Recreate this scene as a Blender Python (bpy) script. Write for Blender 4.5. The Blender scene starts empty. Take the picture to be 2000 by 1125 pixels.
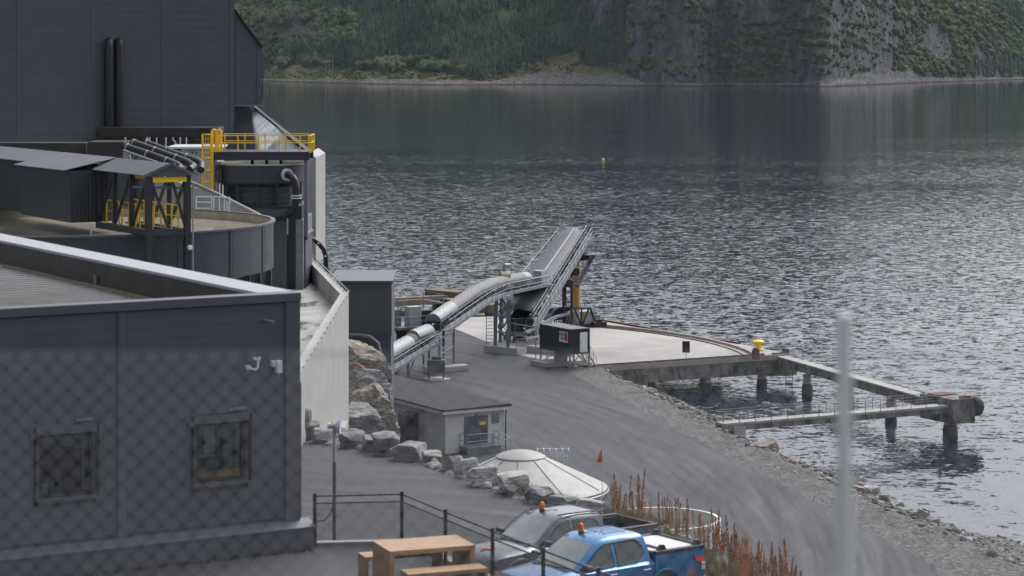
import bpy, bmesh, math, random
import numpy as np
from mathutils import Vector, Matrix
random.seed(7)
SC = bpy.context.scene
COL = SC.collection
F, H0, CZ = 4722.0, 110.0, 36.0          # focal length in photo pixels, horizon row, eye height over the fjord
AX = math.radians(30.35)                 # the whole plant is laid out on one turned grid
U = Vector((math.cos(AX), math.sin(AX), 0)); V = Vector((-math.sin(AX), math.cos(AX), 0)); ZU = Vector((0, 0, 1))
def P(px, py, Y): return Vector(((px-1000)*Y/F, Y, CZ-(py-H0)*Y/F))
def G(px, py, Z):
    Y = F*(CZ-Z)/(py-H0); return Vector(((px-1000)*Y/F, Y, Z))
def on_plane(px, py, O, n):
    d = Vector(((px-1000)/F, 1, -(py-H0)/F)); C = Vector((0, 0, CZ))
    return C + d*((O-C).dot(n)/d.dot(n))

class MB:
    """collects shapes; build() links them as ONE mesh object"""
    def __init__(s): s.v = []; s.f = []
    def add(s, vs, fs):
        o = len(s.v); s.v += [tuple(v) for v in vs]; s.f += [tuple(i+o for i in f) for f in fs]; return s
    def bx(s, x0, x1, y0, y1, z0, z1):
        return s.add([(x0,y0,z0),(x1,y0,z0),(x1,y1,z0),(x0,y1,z0),(x0,y0,z1),(x1,y0,z1),(x1,y1,z1),(x0,y1,z1)],
                     [(3,2,1,0),(4,5,6,7),(0,1,5,4),(1,2,6,5),(2,3,7,6),(3,0,4,7)])
    def obox(s, c, a, b, h):
        """oriented box: centre of the base, half axes a and b (vectors), height h (number or vector)"""
        c = Vector(c); a = Vector(a); b = Vector(b); h = h if isinstance(h, Vector) else Vector((0,0,h))
        q = [c-a-b, c+a-b, c+a+b, c-a+b]
        return s.add(q+[p+h for p in q], [(3,2,1,0),(4,5,6,7),(0,1,5,4),(1,2,6,5),(2,3,7,6),(3,0,4,7)])
    def beam(s, a, b, w, h, up=ZU):
        a = Vector(a); b = Vector(b); d = (b-a).normalized(); r = d.cross(up)
        if r.length < 1e-4: r = d.cross(Vector((0,1,0)))
        r.normalize(); n = r.cross(d); r = r*w/2; n = n*h/2
        q = [a-r-n, a+r-n, a+r+n, a-r+n, b-r-n, b+r-n, b+r+n, b-r+n]
        return s.add(q, [(3,2,1,0),(4,5,6,7),(0,1,5,4),(1,2,6,5),(2,3,7,6),(3,0,4,7)])
    def path(s, pts, r, n=6, closed=False):
        pts = [Vector(p) for p in pts]; m = len(pts); vs = []; fs = []; ref = None
        for i, p in enumerate(pts):
            a = pts[i-1] if (i or closed) else p; b = pts[(i+1) % m] if (i < m-1 or closed) else p
            d = (b-a).normalized()
            if ref is None:
                ref = d.cross(ZU)
                if ref.length < .05: ref = d.cross(Vector((0,1,0)))
            x = (ref - d*ref.dot(d))
            if x.length < 1e-4: x = d.orthogonal()
            x.normalize(); ref = x; y = d.cross(x); rr = r[i] if isinstance(r, (list, tuple)) else r
            for k in range(n):
                t = 2*math.pi*k/n; vs.append(p + x*rr*math.cos(t) + y*rr*math.sin(t))
        for i in range(m if closed else m-1):
            j = (i+1) % m
            for k in range(n): fs.append((i*n+k, i*n+(k+1) % n, j*n+(k+1) % n, j*n+k))
        if not closed: fs += [tuple(range(n))[::-1], tuple((m-1)*n+k for k in range(n))]
        return s.add(vs, fs)
    def tube(s, a, b, r, n=8, r2=None): return s.path([a, b], [r, r if r2 is None else r2], n)
    def prism(s, poly, z0, z1):
        n = len(poly); f0 = z0 if callable(z0) else (lambda x, y: z0); f1 = z1 if callable(z1) else (lambda x, y: z1)
        vs = [(p[0], p[1], f0(p[0], p[1])) for p in poly]+[(p[0], p[1], f1(p[0], p[1])) for p in poly]
        return s.add(vs, [tuple(range(n))[::-1], tuple(range(n, 2*n))]+[(i, (i+1) % n, n+(i+1) % n, n+i) for i in range(n)])
    def extr(s, pts, d):
        """planar outline of 3-D points pushed along d"""
        pts = [Vector(p) for p in pts]; n = len(pts); d = Vector(d)
        return s.add(pts+[p+d for p in pts], [tuple(range(n))[::-1], tuple(range(n, 2*n))]+[(i, (i+1) % n, n+(i+1) % n, n+i) for i in range(n)])
    def lathe(s, c, prof, n=32, caps=False):
        c = Vector(c); m = len(prof); vs = []; fs = []
        for r, z in prof:
            for k in range(n):
                t = 2*math.pi*k/n; vs.append((c.x+r*math.cos(t), c.y+r*math.sin(t), c.z+z))
        for i in range(m-1):
            for k in range(n): fs.append((i*n+k, i*n+(k+1) % n, (i+1)*n+(k+1) % n, (i+1)*n+k))
        if caps: fs += [tuple(range(n))[::-1], tuple((m-1)*n+k for k in range(n))]
        return s.add(vs, fs)
    def loft(s, rings, cap=True, closed=True):
        n = len(rings[0]); vs = [p for r in rings for p in r]; fs = []
        for i in range(len(rings)-1):
            for k in range(n if closed else n-1): fs.append((i*n+k, i*n+(k+1) % n, (i+1)*n+(k+1) % n, (i+1)*n+k))
        if cap: fs += [tuple(range(n))[::-1], tuple((len(rings)-1)*n+k for k in range(n))]
        return s.add(vs, fs)
    def rail(s, pts, h=1.1, step=1.5, r=.022, mids=(.55,), n=5, posts=True, pr=None):
        """handrail along a foot line"""
        pts = [Vector(p) for p in pts]; up = Vector((0,0,h))
        s.path([p+up for p in pts], r, n)
        for m in mids: s.path([p+Vector((0,0,h*m)) for p in pts], r*.8, n)
        if posts:
            for a, b in zip(pts, pts[1:]):
                L = (b-a).length; k = max(1, round(L/step))
                for i in range(k+1):
                    if i == k and b is not pts[-1] and (b-pts[-1]).length > 1e-6: continue
                    q = a.lerp(b, i/k); s.tube(q, q+up, pr or r, n)
        return s
    def build(s, name, mat, parent=None, world=False, origin=None, smooth=None, bevel=0):
        me = bpy.data.meshes.new(name); off = Vector((0,0,0))
        if parent is not None and world: off = parent.location
        if origin is not None: off = Vector(origin)
        me.from_pydata([(v[0]-off.x, v[1]-off.y, v[2]-off.z) for v in s.v], [], s.f)
        bm = bmesh.new(); bm.from_mesh(me); bmesh.ops.recalc_face_normals(bm, faces=bm.faces); bm.to_mesh(me); bm.free()
        if smooth is not None:
            me.polygons.foreach_set('use_smooth', [True]*len(me.polygons)); me.set_sharp_from_angle(angle=math.radians(smooth))
        for m in (mat if isinstance(mat, (list, tuple)) else [mat]): me.materials.append(m)
        o = bpy.data.objects.new(name, me); COL.objects.link(o)
        if parent is not None: o.parent = parent
        if origin is not None: o.location = off
        if bevel:
            b = o.modifiers.new('bevel', 'BEVEL'); b.width = bevel; b.segments = 2; b.limit_method = 'ANGLE'; b.angle_limit = .6
        return o
def tag(o, label, cat, group=None):
    o['label'] = label; o['category'] = cat
    if group: o['group'] = group
    return o
def thing(name, label, cat, loc, rz=0, group=None):
    o = bpy.data.objects.new(name, None); o.empty_display_size = .2; COL.objects.link(o)
    o.location = Vector(loc); o.rotation_euler = (0, 0, rz)
    return tag(o, label, cat, group)
def struct(o, kind='structure'): o['kind'] = kind; return o
def dup(root, loc, rz=None, label=None, group=None, scale=None):
    r = root.copy(); COL.objects.link(r); r.location = Vector(loc)
    if rz is not None: r.rotation_euler = (0, 0, rz)
    if label: r['label'] = label
    if group: r['group'] = group
    if scale: r.scale = (scale,)*3
    for ch in list(root.children):
        c = ch.copy(); COL.objects.link(c); c.parent = r
        for g in ch.children:
            d = g.copy(); COL.objects.link(d); d.parent = c
    return r
def loc_of(t, p):
    """world point in the axes of a turned thing"""
    d = Vector(p)-t.location; a = -t.rotation_euler[2]
    return Vector((d.x*math.cos(a)-d.y*math.sin(a), d.x*math.sin(a)+d.y*math.cos(a), d.z))

# ---------------------------------------------------------------- materials
class NT:
    def __init__(s, name):
        s.m = bpy.data.materials.new(name); s.m.use_nodes = True; s.t = s.m.node_tree; s.b = s.t.nodes['Principled BSDF']
        s.out = s.t.nodes['Material Output']
    def n(s, typ, **kw):
        x = s.t.nodes.new(typ)
        for k, v in kw.items():
            if k.startswith('i_'):
                key = k[2:]; key = int(key) if key.isdigit() else key.replace('_', ' ')
                x.inputs[key].default_value = v
            else: setattr(x, k, v)
        return x
    def l(s, a, b): s.t.links.new(a, b)
    def coord(s, world=False, scale=(1,1,1), rot=(0,0,0)):
        mp = s.n('ShaderNodeMapping'); mp.inputs['Scale'].default_value = scale; mp.inputs['Rotation'].default_value = rot
        if world: s.l(s.n('ShaderNodeNewGeometry').outputs['Position'], mp.inputs['Vector'])
        else: s.l(s.n('ShaderNodeTexCoord').outputs['Object'], mp.inputs['Vector'])
        return mp.outputs[0]
    def noise(s, vec, scale=1, detail=4, rough=.6, out='Fac'):
        x = s.n('ShaderNodeTexNoise'); x.inputs['Scale'].default_value = scale; x.inputs['Detail'].default_value = detail
        x.inputs['Roughness'].default_value = rough; s.l(vec, x.inputs['Vector']); return x.outputs[out]
    def ramp(s, fac, stops):
        x = s.n('ShaderNodeValToRGB'); e = x.color_ramp.elements
        while len(e) < len(stops): e.new(.5)
        for i, (p, c) in enumerate(stops):
            e[i].position = p; e[i].color = (*c, 1) if len(c) == 3 else c
        s.l(fac, x.inputs[0]); return x.outputs[0]
    def mix(s, fac, a, b, blend='MIX'):
        x = s.n('ShaderNodeMix', data_type='RGBA', blend_type=blend)
        if isinstance(fac, (int, float)): x.inputs[0].default_value = fac
        else: s.l(fac, x.inputs[0])
        for i, c in ((6, a), (7, b)):
            if isinstance(c, tuple): x.inputs[i].default_value = (*c, 1) if len(c) == 3 else c
            else: s.l(c, x.inputs[i])
        return x.outputs[2]
    def math(s, op, a, b=0.0, clamp=False):
        x = s.n('ShaderNodeMath', operation=op, use_clamp=clamp)
        for i, c in ((0, a), (1, b)):
            if isinstance(c, (int, float)): x.inputs[i].default_value = c
            else: s.l(c, x.inputs[i])
        return x.outputs[0]
    def bump(s, h, strength=.3, dist=.02, normal=None):
        x = s.n('ShaderNodeBump'); x.inputs['Strength'].default_value = strength; x.inputs['Distance'].default_value = dist
        s.l(h, x.inputs['Height'])
        if normal is not None: s.l(normal, x.inputs['Normal'])
        return x.outputs[0]
def c3(c, k): return tuple(min(1, x*k) for x in c)
def mat(name, col, rough=.6, metal=0, var=.18, scale=1.5, world=False, bump=0, bscale=25, bdist=.01, spec=None, streak=0, coat=0):
    t = NT(name); v = t.coord(world)
    n1 = t.noise(v, scale, 5, .65); c = t.ramp(n1, [(.3, c3(col, 1-var)), (.7, c3(col, 1+var))])
    if streak:                            # rain streaks: stretched down the height
        n2 = t.noise(t.coord(world, (1.6, 1.6, .12)), 1.4, 4, .7)
        c = t.mix(t.math('MULTIPLY', t.ramp(n2, [(.5, (0,0,0)), (.72, (1,1,1))]), streak), c, c3(col, .55))
    t.l(c, t.b.inputs['Base Color']); t.b.inputs['Metallic'].default_value = metal
    r = t.ramp(t.noise(v, scale*2.3, 3), [(.3, (max(.02, rough-.08),)*3), (.7, (min(1, rough+.08),)*3)]); t.l(r, t.b.inputs['Roughness'])
    if spec is not None: t.b.inputs['Specular IOR Level'].default_value = spec
    if coat: t.b.inputs['Coat Weight'].default_value = coat; t.b.inputs['Coat Roughness'].default_value = .04
    if bump: t.l(t.bump(t.noise(v, bscale, 4, .6), bump, bdist), t.b.inputs['Normal'])
    return t.m
def ribbed(name, col, rough, axis, pitch, depth, var=.12, metal=0, world=False):
    """sheet metal with ribs across one object axis"""
    t = NT(name); v = t.coord(world); sx = t.n('ShaderNodeSeparateXYZ'); t.l(v, sx.inputs[0])
    w = t.math('SINE', t.math('MULTIPLY', sx.outputs['XYZ'.index(axis)], 2*math.pi/pitch))
    c = t.ramp(t.noise(v, .8, 5, .65), [(.3, c3(col, 1-var)), (.7, c3(col, 1+var))]); t.l(c, t.b.inputs['Base Color'])
    t.b.inputs['Roughness'].default_value = rough; t.b.inputs['Metallic'].default_value = metal
    h = t.math('SMOOTH_MIN', t.math('ADD', w, .5), .6); t.l(t.bump(h, 1, depth), t.b.inputs['Normal'])
    return t.m
M = {}
M['panel'] = mat('dark_panel', (.080,.085,.100), .5, var=.13, scale=.5, streak=.22)
M['panel_hall'] = ribbed('hall_sheet', (.072,.079,.092), .5, 'Z', .55, .003, var=.10)
M['trim'] = mat('dark_trim', (.092,.096,.110), .42, var=.08)
M['black'] = mat('black_steel', (.018,.018,.020), .5, var=.3, scale=3)
M['blackpipe'] = mat('black_pipe', (.010,.010,.011), .45, var=.3, scale=2)
M['bluegrey'] = mat('bluegrey_steel', (.040,.047,.058), .42, var=.16, scale=.7, streak=.35)
M['steel'] = mat('dark_structural_steel', (.030,.033,.042), .45, var=.15)
M['galv'] = mat('galvanised_steel', (.29,.305,.325), .45, .4, var=.18, scale=4)
M['galvd'] = mat('dull_galvanised_steel', (.20,.215,.23), .5, .4, var=.18, scale=3)
M['greybox'] = mat('pale_grey_cabinet', (.36,.38,.39), .5, var=.08)
M['white'] = mat('white_coating', (.66,.68,.71), .4, var=.06, streak=.1)
M['coping'] = mat('white_coping', (.33,.345,.375), .55, var=.05)
M['yellow'] = mat('yellow_paint', (.86,.56,.03), .42, var=.12, scale=5)
M['ochre'] = mat('ochre_cylinder', (.50,.27,.05), .5, var=.12)
M['orange'] = mat('orange_lens', (.85,.16,.01), .2, var=.05)
M['redorange'] = mat('orange_flag', (.85,.13,.03), .6, var=.05)
M['red'] = mat('red_plastic', (.50,.02,.02), .35, var=.1)
M['rust'] = mat('rusted_steel', (.14,.045,.025), .85, var=.5, scale=4, bump=.3)
M['rubber'] = mat('black_rubber', (.016,.016,.018), .75, var=.3, scale=6)
M['roofing'] = mat('bitumen_roofing', (.030,.031,.035), .8, var=.2, scale=2.5, spec=.2)
M['render'] = mat('pale_render', (.62,.61,.58), .85, var=.08, streak=.15)
M['concrete'] = mat('pale_concrete', (.37,.365,.34), .8, var=.12, scale=.5, streak=.2, bump=.15)
M['concrete2'] = mat('grey_concrete', (.36,.345,.32), .85, var=.2, scale=.6, streak=.4, bump=.2)
M['glassd'] = mat('dark_glass', (.03,.035,.035), .05, var=.2, coat=.6)
M['earth'] = mat('bare_earth', (.09,.075,.055), .95, var=.4, scale=.5, bump=.6, bscale=4, bdist=.1)
def m_concrete_old():
    t = NT('weathered_concrete'); v = t.coord(True)
    n = t.noise(v, .5, 6, .7); c = t.ramp(n, [(.25, (.10,.09,.075)), (.5, (.20,.185,.16)), (.75, (.28,.265,.235))])
    s = t.noise(t.coord(True, (1.1, 1.1, .22)), .9, 5, .7); c = t.mix(t.ramp(s, [(.46, (0,0,0)), (.58, (.85,)*3)]), c, (.045,.042,.038))
    t.l(c, t.b.inputs['Base Color']); t.b.inputs['Roughness'].default_value = .9
    t.l(t.bump(t.noise(v, 9, 5), .4, .03), t.b.inputs['Normal']); return t.m
M['oldconc'] = m_concrete_old()
def m_deck():
    t = NT('quay_deck_concrete'); v = t.coord(True)
    c = t.ramp(t.noise(v, .12, 6, .6), [(.3, (.25,.238,.215)), (.55, (.35,.335,.305)), (.75, (.41,.395,.37))])
    s = t.noise(t.coord(True, (.35, 1.2, 1)), .33, 5, .6); c = t.mix(t.ramp(s, [(.60, (0,0,0)), (.66, (.75,)*3)]), c, (.17,.16,.145))
    t.l(c, t.b.inputs['Base Color'])
    t.l(t.ramp(s, [(.55, (.75,)*3), (.66, (.35,)*3)]), t.b.inputs['Roughness']); return t.m
M['deck'] = m_deck()
def m_terrace():
    t = NT('wet_terrace_concrete'); v = t.coord(True)
    c = t.ramp(t.noise(v, .5, 6, .65), [(.3, (.27,.28,.25)), (.6, (.40,.41,.375)), (.8, (.46,.46,.42))])
    s = t.noise(t.coord(True, (1, .35, 1)), .5, 5, .6); k = t.ramp(s, [(.5, (0,0,0)), (.6, (.8,)*3)]); c = t.mix(k, c, (.15,.155,.135))
    t.l(c, t.b.inputs['Base Color']); t.l(t.ramp(s, [(.4, (.75,)*3), (.6, (.12,)*3)]), t.b.inputs['Roughness']); return t.m
M['terrace'] = m_terrace()
def m_asphalt(name, base, cen, pitch, PK=3.5):
    """rolled asphalt: paving lanes and worn wheel tracks sweep round a turning centre"""
    t = NT(name); v = t.coord(True); sp = t.n('ShaderNodeSeparateXYZ'); t.l(v, sp.inputs[0])
    dx = t.math('SUBTRACT', sp.outputs[0], cen[0]); dy = t.math('SUBTRACT', sp.outputs[1], cen[1])
    r = t.math('SQRT', t.math('ADD', t.math('MULTIPLY', dx, dx), t.math('MULTIPLY', dy, dy))); an = t.math('ARCTAN2', dy, dx)
    r = t.math('ADD', r, t.math('MULTIPLY', t.noise(v, .05, 2), 1.6))
    cv = t.n('ShaderNodeCombineXYZ'); t.l(t.math('MULTIPLY', r, .8), cv.inputs[0]); t.l(t.math('MULTIPLY', an, PK), cv.inputs[1]); pv = cv.outputs[0]
    c = t.ramp(t.noise(v, .06, 3, .5), [(.3, c3(base, .9)), (.7, c3(base, 1.1))])
    tr = t.noise(pv, 1.2, 4, .7); c = t.mix(t.ramp(tr, [(.5, (0,0,0)), (.78, (.3,)*3)]), c, c3(base, 1.45))
    tr2 = t.noise(pv, .8, 5, .7); c = t.mix(t.ramp(tr2, [(.3, (.35,)*3), (.46, (0,0,0))]), c, c3(base, .75))
    fr = t.math('FRACT', t.math('DIVIDE', r, pitch)); ln = t.math('LESS_THAN', t.math('ABSOLUTE', t.math('SUBTRACT', fr, .5)), .06/pitch); c = t.mix(t.math('MULTIPLY', ln, .6), c, c3(base, .42))
    g = t.noise(v, 24, 3, .75); c = t.mix(t.math('MULTIPLY', t.ramp(g, [(.52, (0,0,0)), (.75, (1,1,1))]), .4), c, c3(base, 2.3))
    cr = t.n('ShaderNodeTexVoronoi', feature='DISTANCE_TO_EDGE'); cr.inputs['Scale'].default_value = .10; t.l(t.mix(.12, v, t.noise(v, .8, 3, .6, 'Color')), cr.inputs['Vector'])
    c = t.mix(t.math('MULTIPLY', t.math('LESS_THAN', cr.outputs['Distance'], .003), .4), c, c3(base, .35))
    t.l(c, t.b.inputs['Base Color']); t.b.inputs['Specular IOR Level'].default_value = .3
    t.l(t.ramp(tr, [(.35, (.8,)*3), (.7, (.5,)*3)]), t.b.inputs['Roughness']); t.l(t.bump(g, .3, .01), t.b.inputs['Normal']); return t.m
M['road'] = m_asphalt('road_asphalt', (.029,.031,.037), (-128, 168), 4.3, 6)
M['yard'] = m_asphalt('yard_asphalt', (.033,.034,.040), (-30, 40), 5.5)
def m_rock(name, a, b, lich=.4, band=(1, 1, 5)):
    t = NT(name); v = t.coord(True)
    n = t.noise(v, 1.1, 7, .7); c = t.ramp(n, [(.28, c3(a, .5)), (.48, a), (.72, b)])
    s = t.noise(t.coord(True, band, (.5, .35, .6)), 1.6, 6, .7); c = t.mix(t.ramp(s, [(.38, (.8,)*3), (.52, (0,0,0))]), c, c3(a, .38))  # strata streaks; bump hollows darkened, crevice shade painted into the colour
    c = t.mix(t.math('MULTIPLY', t.ramp(t.noise(v, 4, 5, .8), [(.58, (0,0,0)), (.68, (1,1,1))]), lich), c, c3(b, 1.25))
    t.l(c, t.b.inputs['Base Color']); t.b.inputs['Roughness'].default_value = .9
    h = t.math('ADD', s, t.math('MULTIPLY', t.noise(v, 9, 6, .7), .5)); t.l(t.bump(h, .9, .12), t.b.inputs['Normal']); return t.m
M['rock'] = m_rock('grey_granite', (.22,.22,.22), (.42,.42,.415))
M['rockb'] = m_rock('tan_gneiss', (.24,.21,.17), (.42,.385,.33))
M['rockw'] = m_rock('pale_boulder', (.36,.355,.34), (.58,.575,.55))
def m_gravel():
    t = NT('crushed_gravel'); v = t.coord(True)
    vo = t.n('ShaderNodeTexVoronoi'); vo.inputs['Scale'].default_value = 4.5; t.l(v, vo.inputs['Vector'])
    c = t.ramp(vo.outputs['Color'], [(.1, (.042,.041,.039)), (.5, (.090,.088,.083)), (.9, (.20,.196,.188))])
    c = t.mix(t.ramp(t.noise(v, .35, 5), [(.45, (0,0,0)), (.65, (.6,)*3)]), c, (.10,.085,.066))
    t.l(c, t.b.inputs['Base Color']); t.b.inputs['Roughness'].default_value = .95
    t.l(t.bump(t.math('ADD', vo.outputs['Distance'], t.noise(v, 11, 4)), 1, .08), t.b.inputs['Normal']); return t.m
M['gravel'] = m_gravel()
def m_wood():
    t = NT('oiled_oak'); v = t.coord(False, (1.3, 14, 14))
    g = t.noise(v, 1.2, 6, .65); c = t.ramp(g, [(.3, (.23,.125,.055)), (.55, (.40,.25,.125)), (.75, (.50,.34,.19))])
    k = t.noise(t.coord(False, (1, 3, 3)), 3.2, 3, .5); c = t.mix(t.ramp(k, [(.62, (0,0,0)), (.72, (.8,)*3)]), c, (.14,.07,.03))
    t.l(c, t.b.inputs['Base Color']); t.b.inputs['Roughness'].default_value = .5; t.l(t.bump(g, .25, .006), t.b.inputs['Normal']); return t.m
M['wood'] = m_wood()
def m_pane(name, tint, rf=.6):
    t = NT(name); tr = t.n('ShaderNodeBsdfTransparent'); tr.inputs[0].default_value = (*tint, 1)
    gl = t.n('ShaderNodeBsdfGlossy'); gl.inputs['Roughness'].default_value = .02; gl.inputs[0].default_value = (rf, rf, rf, 1)
    lw = t.n('ShaderNodeFresnel'); lw.inputs[0].default_value = 1.55; mx = t.n('ShaderNodeMixShader')
    t.l(t.math('ADD', t.math('MULTIPLY', lw.outputs[0], 1.2), .03, True), mx.inputs[0])
    t.l(tr.outputs[0], mx.inputs[1]); t.l(gl.outputs[0], mx.inputs[2]); t.l(mx.outputs[0], t.out.inputs[0]); return t.m
M['pane'] = m_pane('window_pane', (.72,.78,.76))

# ---------------------------------------------------------------- world, sun, camera
w = bpy.data.worlds.new('World'); SC.world = w; w.use_nodes = True; wt = w.node_tree
bg = wt.nodes['Background']; sky = wt.nodes.new('ShaderNodeTexSky'); sky.sky_type = 'NISHITA'; sky.sun_disc = False
SUN_EL, SUN_AZ = math.radians(50), math.radians(40)     # sun behind cloud, ahead and to the right
sky.sun_elevation = SUN_EL; sky.sun_rotation = SUN_AZ; sky.air_density = 1.0; sky.dust_density = 6.0; sky.ozone_density = 1.0
hs = wt.nodes.new('ShaderNodeHueSaturation'); hs.inputs['Saturation'].default_value = .26; hs.inputs['Value'].default_value = 1.0
wt.links.new(sky.outputs[0], hs.inputs['Color']); tn = wt.nodes.new('ShaderNodeMix'); tn.data_type = 'RGBA'; tn.blend_type = 'MULTIPLY'; tn.inputs[0].default_value = 1; tn.inputs[7].default_value = (.97,.985,1.045,1); wt.links.new(hs.outputs[0], tn.inputs[6]); wt.links.new(tn.outputs[2], bg.inputs['Color']); bg.inputs['Strength'].default_value = .148
sl = bpy.data.lights.new('sun', 'SUN'); sl.energy = .55; sl.angle = math.radians(40); sl.color = (1, .96, .90)
so = bpy.data.objects.new('sun', sl); COL.objects.link(so)
sd = Vector((math.sin(SUN_AZ)*math.cos(SUN_EL), math.cos(SUN_AZ)*math.cos(SUN_EL), math.sin(SUN_EL)))
so.rotation_euler = sd.to_track_quat('Z', 'Y').to_euler(); so.location = (0, 0, 200)
cd = bpy.data.cameras.new('camera'); cam = bpy.data.objects.new('camera', cd); COL.objects.link(cam); SC.camera = cam
cam.location = (0, 0, CZ); cam.rotation_euler = (math.pi/2, 0, 0)
cd.sensor_width = 36; cd.lens = F*36/2000; cd.shift_y = -(562.5-H0)/2000; cd.clip_start = .3; cd.clip_end = 30000
cd.dof.use_dof = True; cd.dof.focus_distance = 190; cd.dof.aperture_fstop = 2.4
SC.view_settings.view_transform = 'Standard'; SC.view_settings.look = 'None'; SC.view_settings.exposure = 0.55; SC.view_settings.gamma = 1
SC.render.engine = 'CYCLES'; SC.cycles.max_bounces = 6; SC.cycles.volume_bounces = 0; SC.cycles.use_denoising = True
SC.cycles.caustics_reflective = False; SC.cycles.caustics_refractive = False; SC.cycles.sample_clamp_indirect = 4
# ---------------------------------------------------------------- fjord, far shore
def vnoise(x, y, seed=0):
    x = np.asarray(x, float); y = np.asarray(y, float); xi = np.floor(x).astype(np.int64); yi = np.floor(y).astype(np.int64)
    fx = x-xi; fy = y-yi; fx = fx*fx*(3-2*fx); fy = fy*fy*(3-2*fy)
    def h(a, b):
        n = (a*374761393+b*668265263+seed*982451653) & 0xffffffff
        n = ((n ^ (n >> 13))*1274126177) & 0xffffffff
        return ((n ^ (n >> 16)) & 0xffff)/65535.0
    return (h(xi, yi)*(1-fx)+h(xi+1, yi)*fx)*(1-fy)+(h(xi, yi+1)*(1-fx)+h(xi+1, yi+1)*fx)*fy
def fbm(x, y, seed=0, o=4):
    a = 0; k = .5; s = 0
    for i in range(o): a = a+k*vnoise(x*2**i, y*2**i, seed+i*17); s += k; k *= .5
    return a/s
def m_water():
    t = NT('fjord_water'); b = t.b
    b.inputs['Base Color'].default_value = (.012,.017,.030,1); b.inputs['Roughness'].default_value = .05; b.inputs['IOR'].default_value = 1.333
    def slopes(scale, vec_scale, rot, amp):
        n = t.noise(t.coord(True, vec_scale, (0, 0, rot)), scale, 2, .5, 'Color')
        s = t.n('ShaderNodeVectorMath', operation='SUBTRACT'); t.l(n, s.inputs[0]); s.inputs[1].default_value = (.5,.5,.5)
        m = t.n('ShaderNodeVectorMath', operation='MULTIPLY'); t.l(s.outputs[0], m.inputs[0]); m.inputs[1].default_value = (amp*.8, amp, 0)
        return m.outputs[0]
    def vadd(a, c):
        s = t.n('ShaderNodeVectorMath', operation='ADD'); t.l(a, s.inputs[0]); t.l(c, s.inputs[1]); return s.outputs[0]
    a = vadd(slopes(1.15, (.65, 1, 1), .16, WAVE[0]), slopes(2.9, (.75, 1, 1), -.25, WAVE[1]))
    gust = t.ramp(t.noise(t.coord(True, (.6, 1, 1), (0, 0, .3)), .011, 4, .6), [(.32, (.5,)*3), (.62, (1.18,)*3)])
    sh = t.n('ShaderNodeSeparateXYZ'); t.l(t.coord(True), sh.inputs[0])             # calmer water under the far shore
    kk = t.math('MINIMUM', t.math('POWER', t.math('DIVIDE', 330.0, t.math('MAXIMUM', sh.outputs[1], 1.0)), 1.05), 1.0); kk = t.math('MAXIMUM', kk, .13); kk = t.math('MULTIPLY', kk, t.math('MINIMUM', t.math('DIVIDE', sh.outputs[1], 300.0), 1.0))      # sheltered by the shore
    pat = t.ramp(t.noise(t.coord(True, (.7, 1, 1), (0, 0, -.2)), .32, 3, .6), [(.38, (.2,)*3), (.50, (.36,)*3), (.66, (.92,)*3)])       # cat's paws: rougher and calmer patches
    g2 = t.math('MULTIPLY', t.math('MULTIPLY', gust, kk), t.math('MULTIPLY', pat, 2.6))
    sc = t.n('ShaderNodeVectorMath', operation='SCALE'); t.l(a, sc.inputs[0]); t.l(g2, sc.inputs['Scale'])
    up = t.n('ShaderNodeVectorMath', operation='ADD'); t.l(sc.outputs[0], up.inputs[0]); up.inputs[1].default_value = (0,0,1)
    nm = t.n('ShaderNodeVectorMath', operation='NORMALIZE'); t.l(up.outputs[0], nm.inputs[0]); t.l(nm.outputs[0], b.inputs['Normal'])
    return t.m
WAVE = (.39, .33)
mb = MB(); mb.add([(-6000,-200,0),(6000,-200,0),(6000,7000,0),(-6000,7000,0)], [(0,1,2,3)])
struct(mb.build('water', m_water()))
mb = MB(); mb.add([(-6000,-200,-9),(6000,-200,-9),(6000,7000,-9),(-6000,7000,-9)], [(0,1,2,3)]); struct(mb.build('seabed', M['earth']))

KP = [-900, 400, 510, 640, 760, 850, 1000, 1150, 1225, 1270, 1400, 1540, 1600, 1700, 1790, 1860, 2000, 2900]
SHY = [150, 156, 158.5, 163, 166, 167.5, 164.5, 166.5, 166.5, 167, 168.5, 170.5, 170.5, 168, 162.5, 158.5, 154, 150]
SHL = [170, 170, 170, 150, 130, 110, 50, 110, 25, 4, 3, 3, 10, 24, 22, 12, 14, 20]
SHH = [20, 20, 22, 19, 18, 22, 10, 30, 8, 5, 5, 5, 9, 22, 14, 5, 6, 8]
SLO = [.35, .35, .38, .46, .5, .55, .62, .66, 1.1, 2.0, 2.3, 2.0, 1.75, 1.4, 1.1, .9, .75, .6]
TOP = [400, 400, 400, 430, 450, 460, 470, 470, 470, 460, 440, 410, 390, 360, 320, 300, 270, 240]
_g = np.arange(-1000, 3001, 4.0); _k = np.exp(-(np.arange(-30, 31)*4/45.0)**2/2); _k /= _k.sum()
_k2 = np.exp(-(np.arange(-60, 61)*4/85.0)**2/2); _k2 /= _k2.sum()
def kin(px, vals, wide=0):
    k = _k2 if wide else _k; return np.interp(px, _g, np.convolve(np.pad(np.interp(_g, KP, vals), len(k)//2, 'edge'), k, 'valid'))
PALE = np.array([[-900,3],[600,3],[640,5],[720,6],[850,7],[960,4],[1020,10],[1120,18],[1225,12],[1275,3],[1540,4],[1600,7],[1690,13],[1765,19],[1800,9],[1850,5],[2000,4],[2900,4]])
MEAD = np.array([[-900,26],[510,26],[640,22],[760,14],[850,17],[950,8],[1050,26],[1120,36],[1210,22],[1275,4],[1500,0],[2900,0]])
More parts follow.
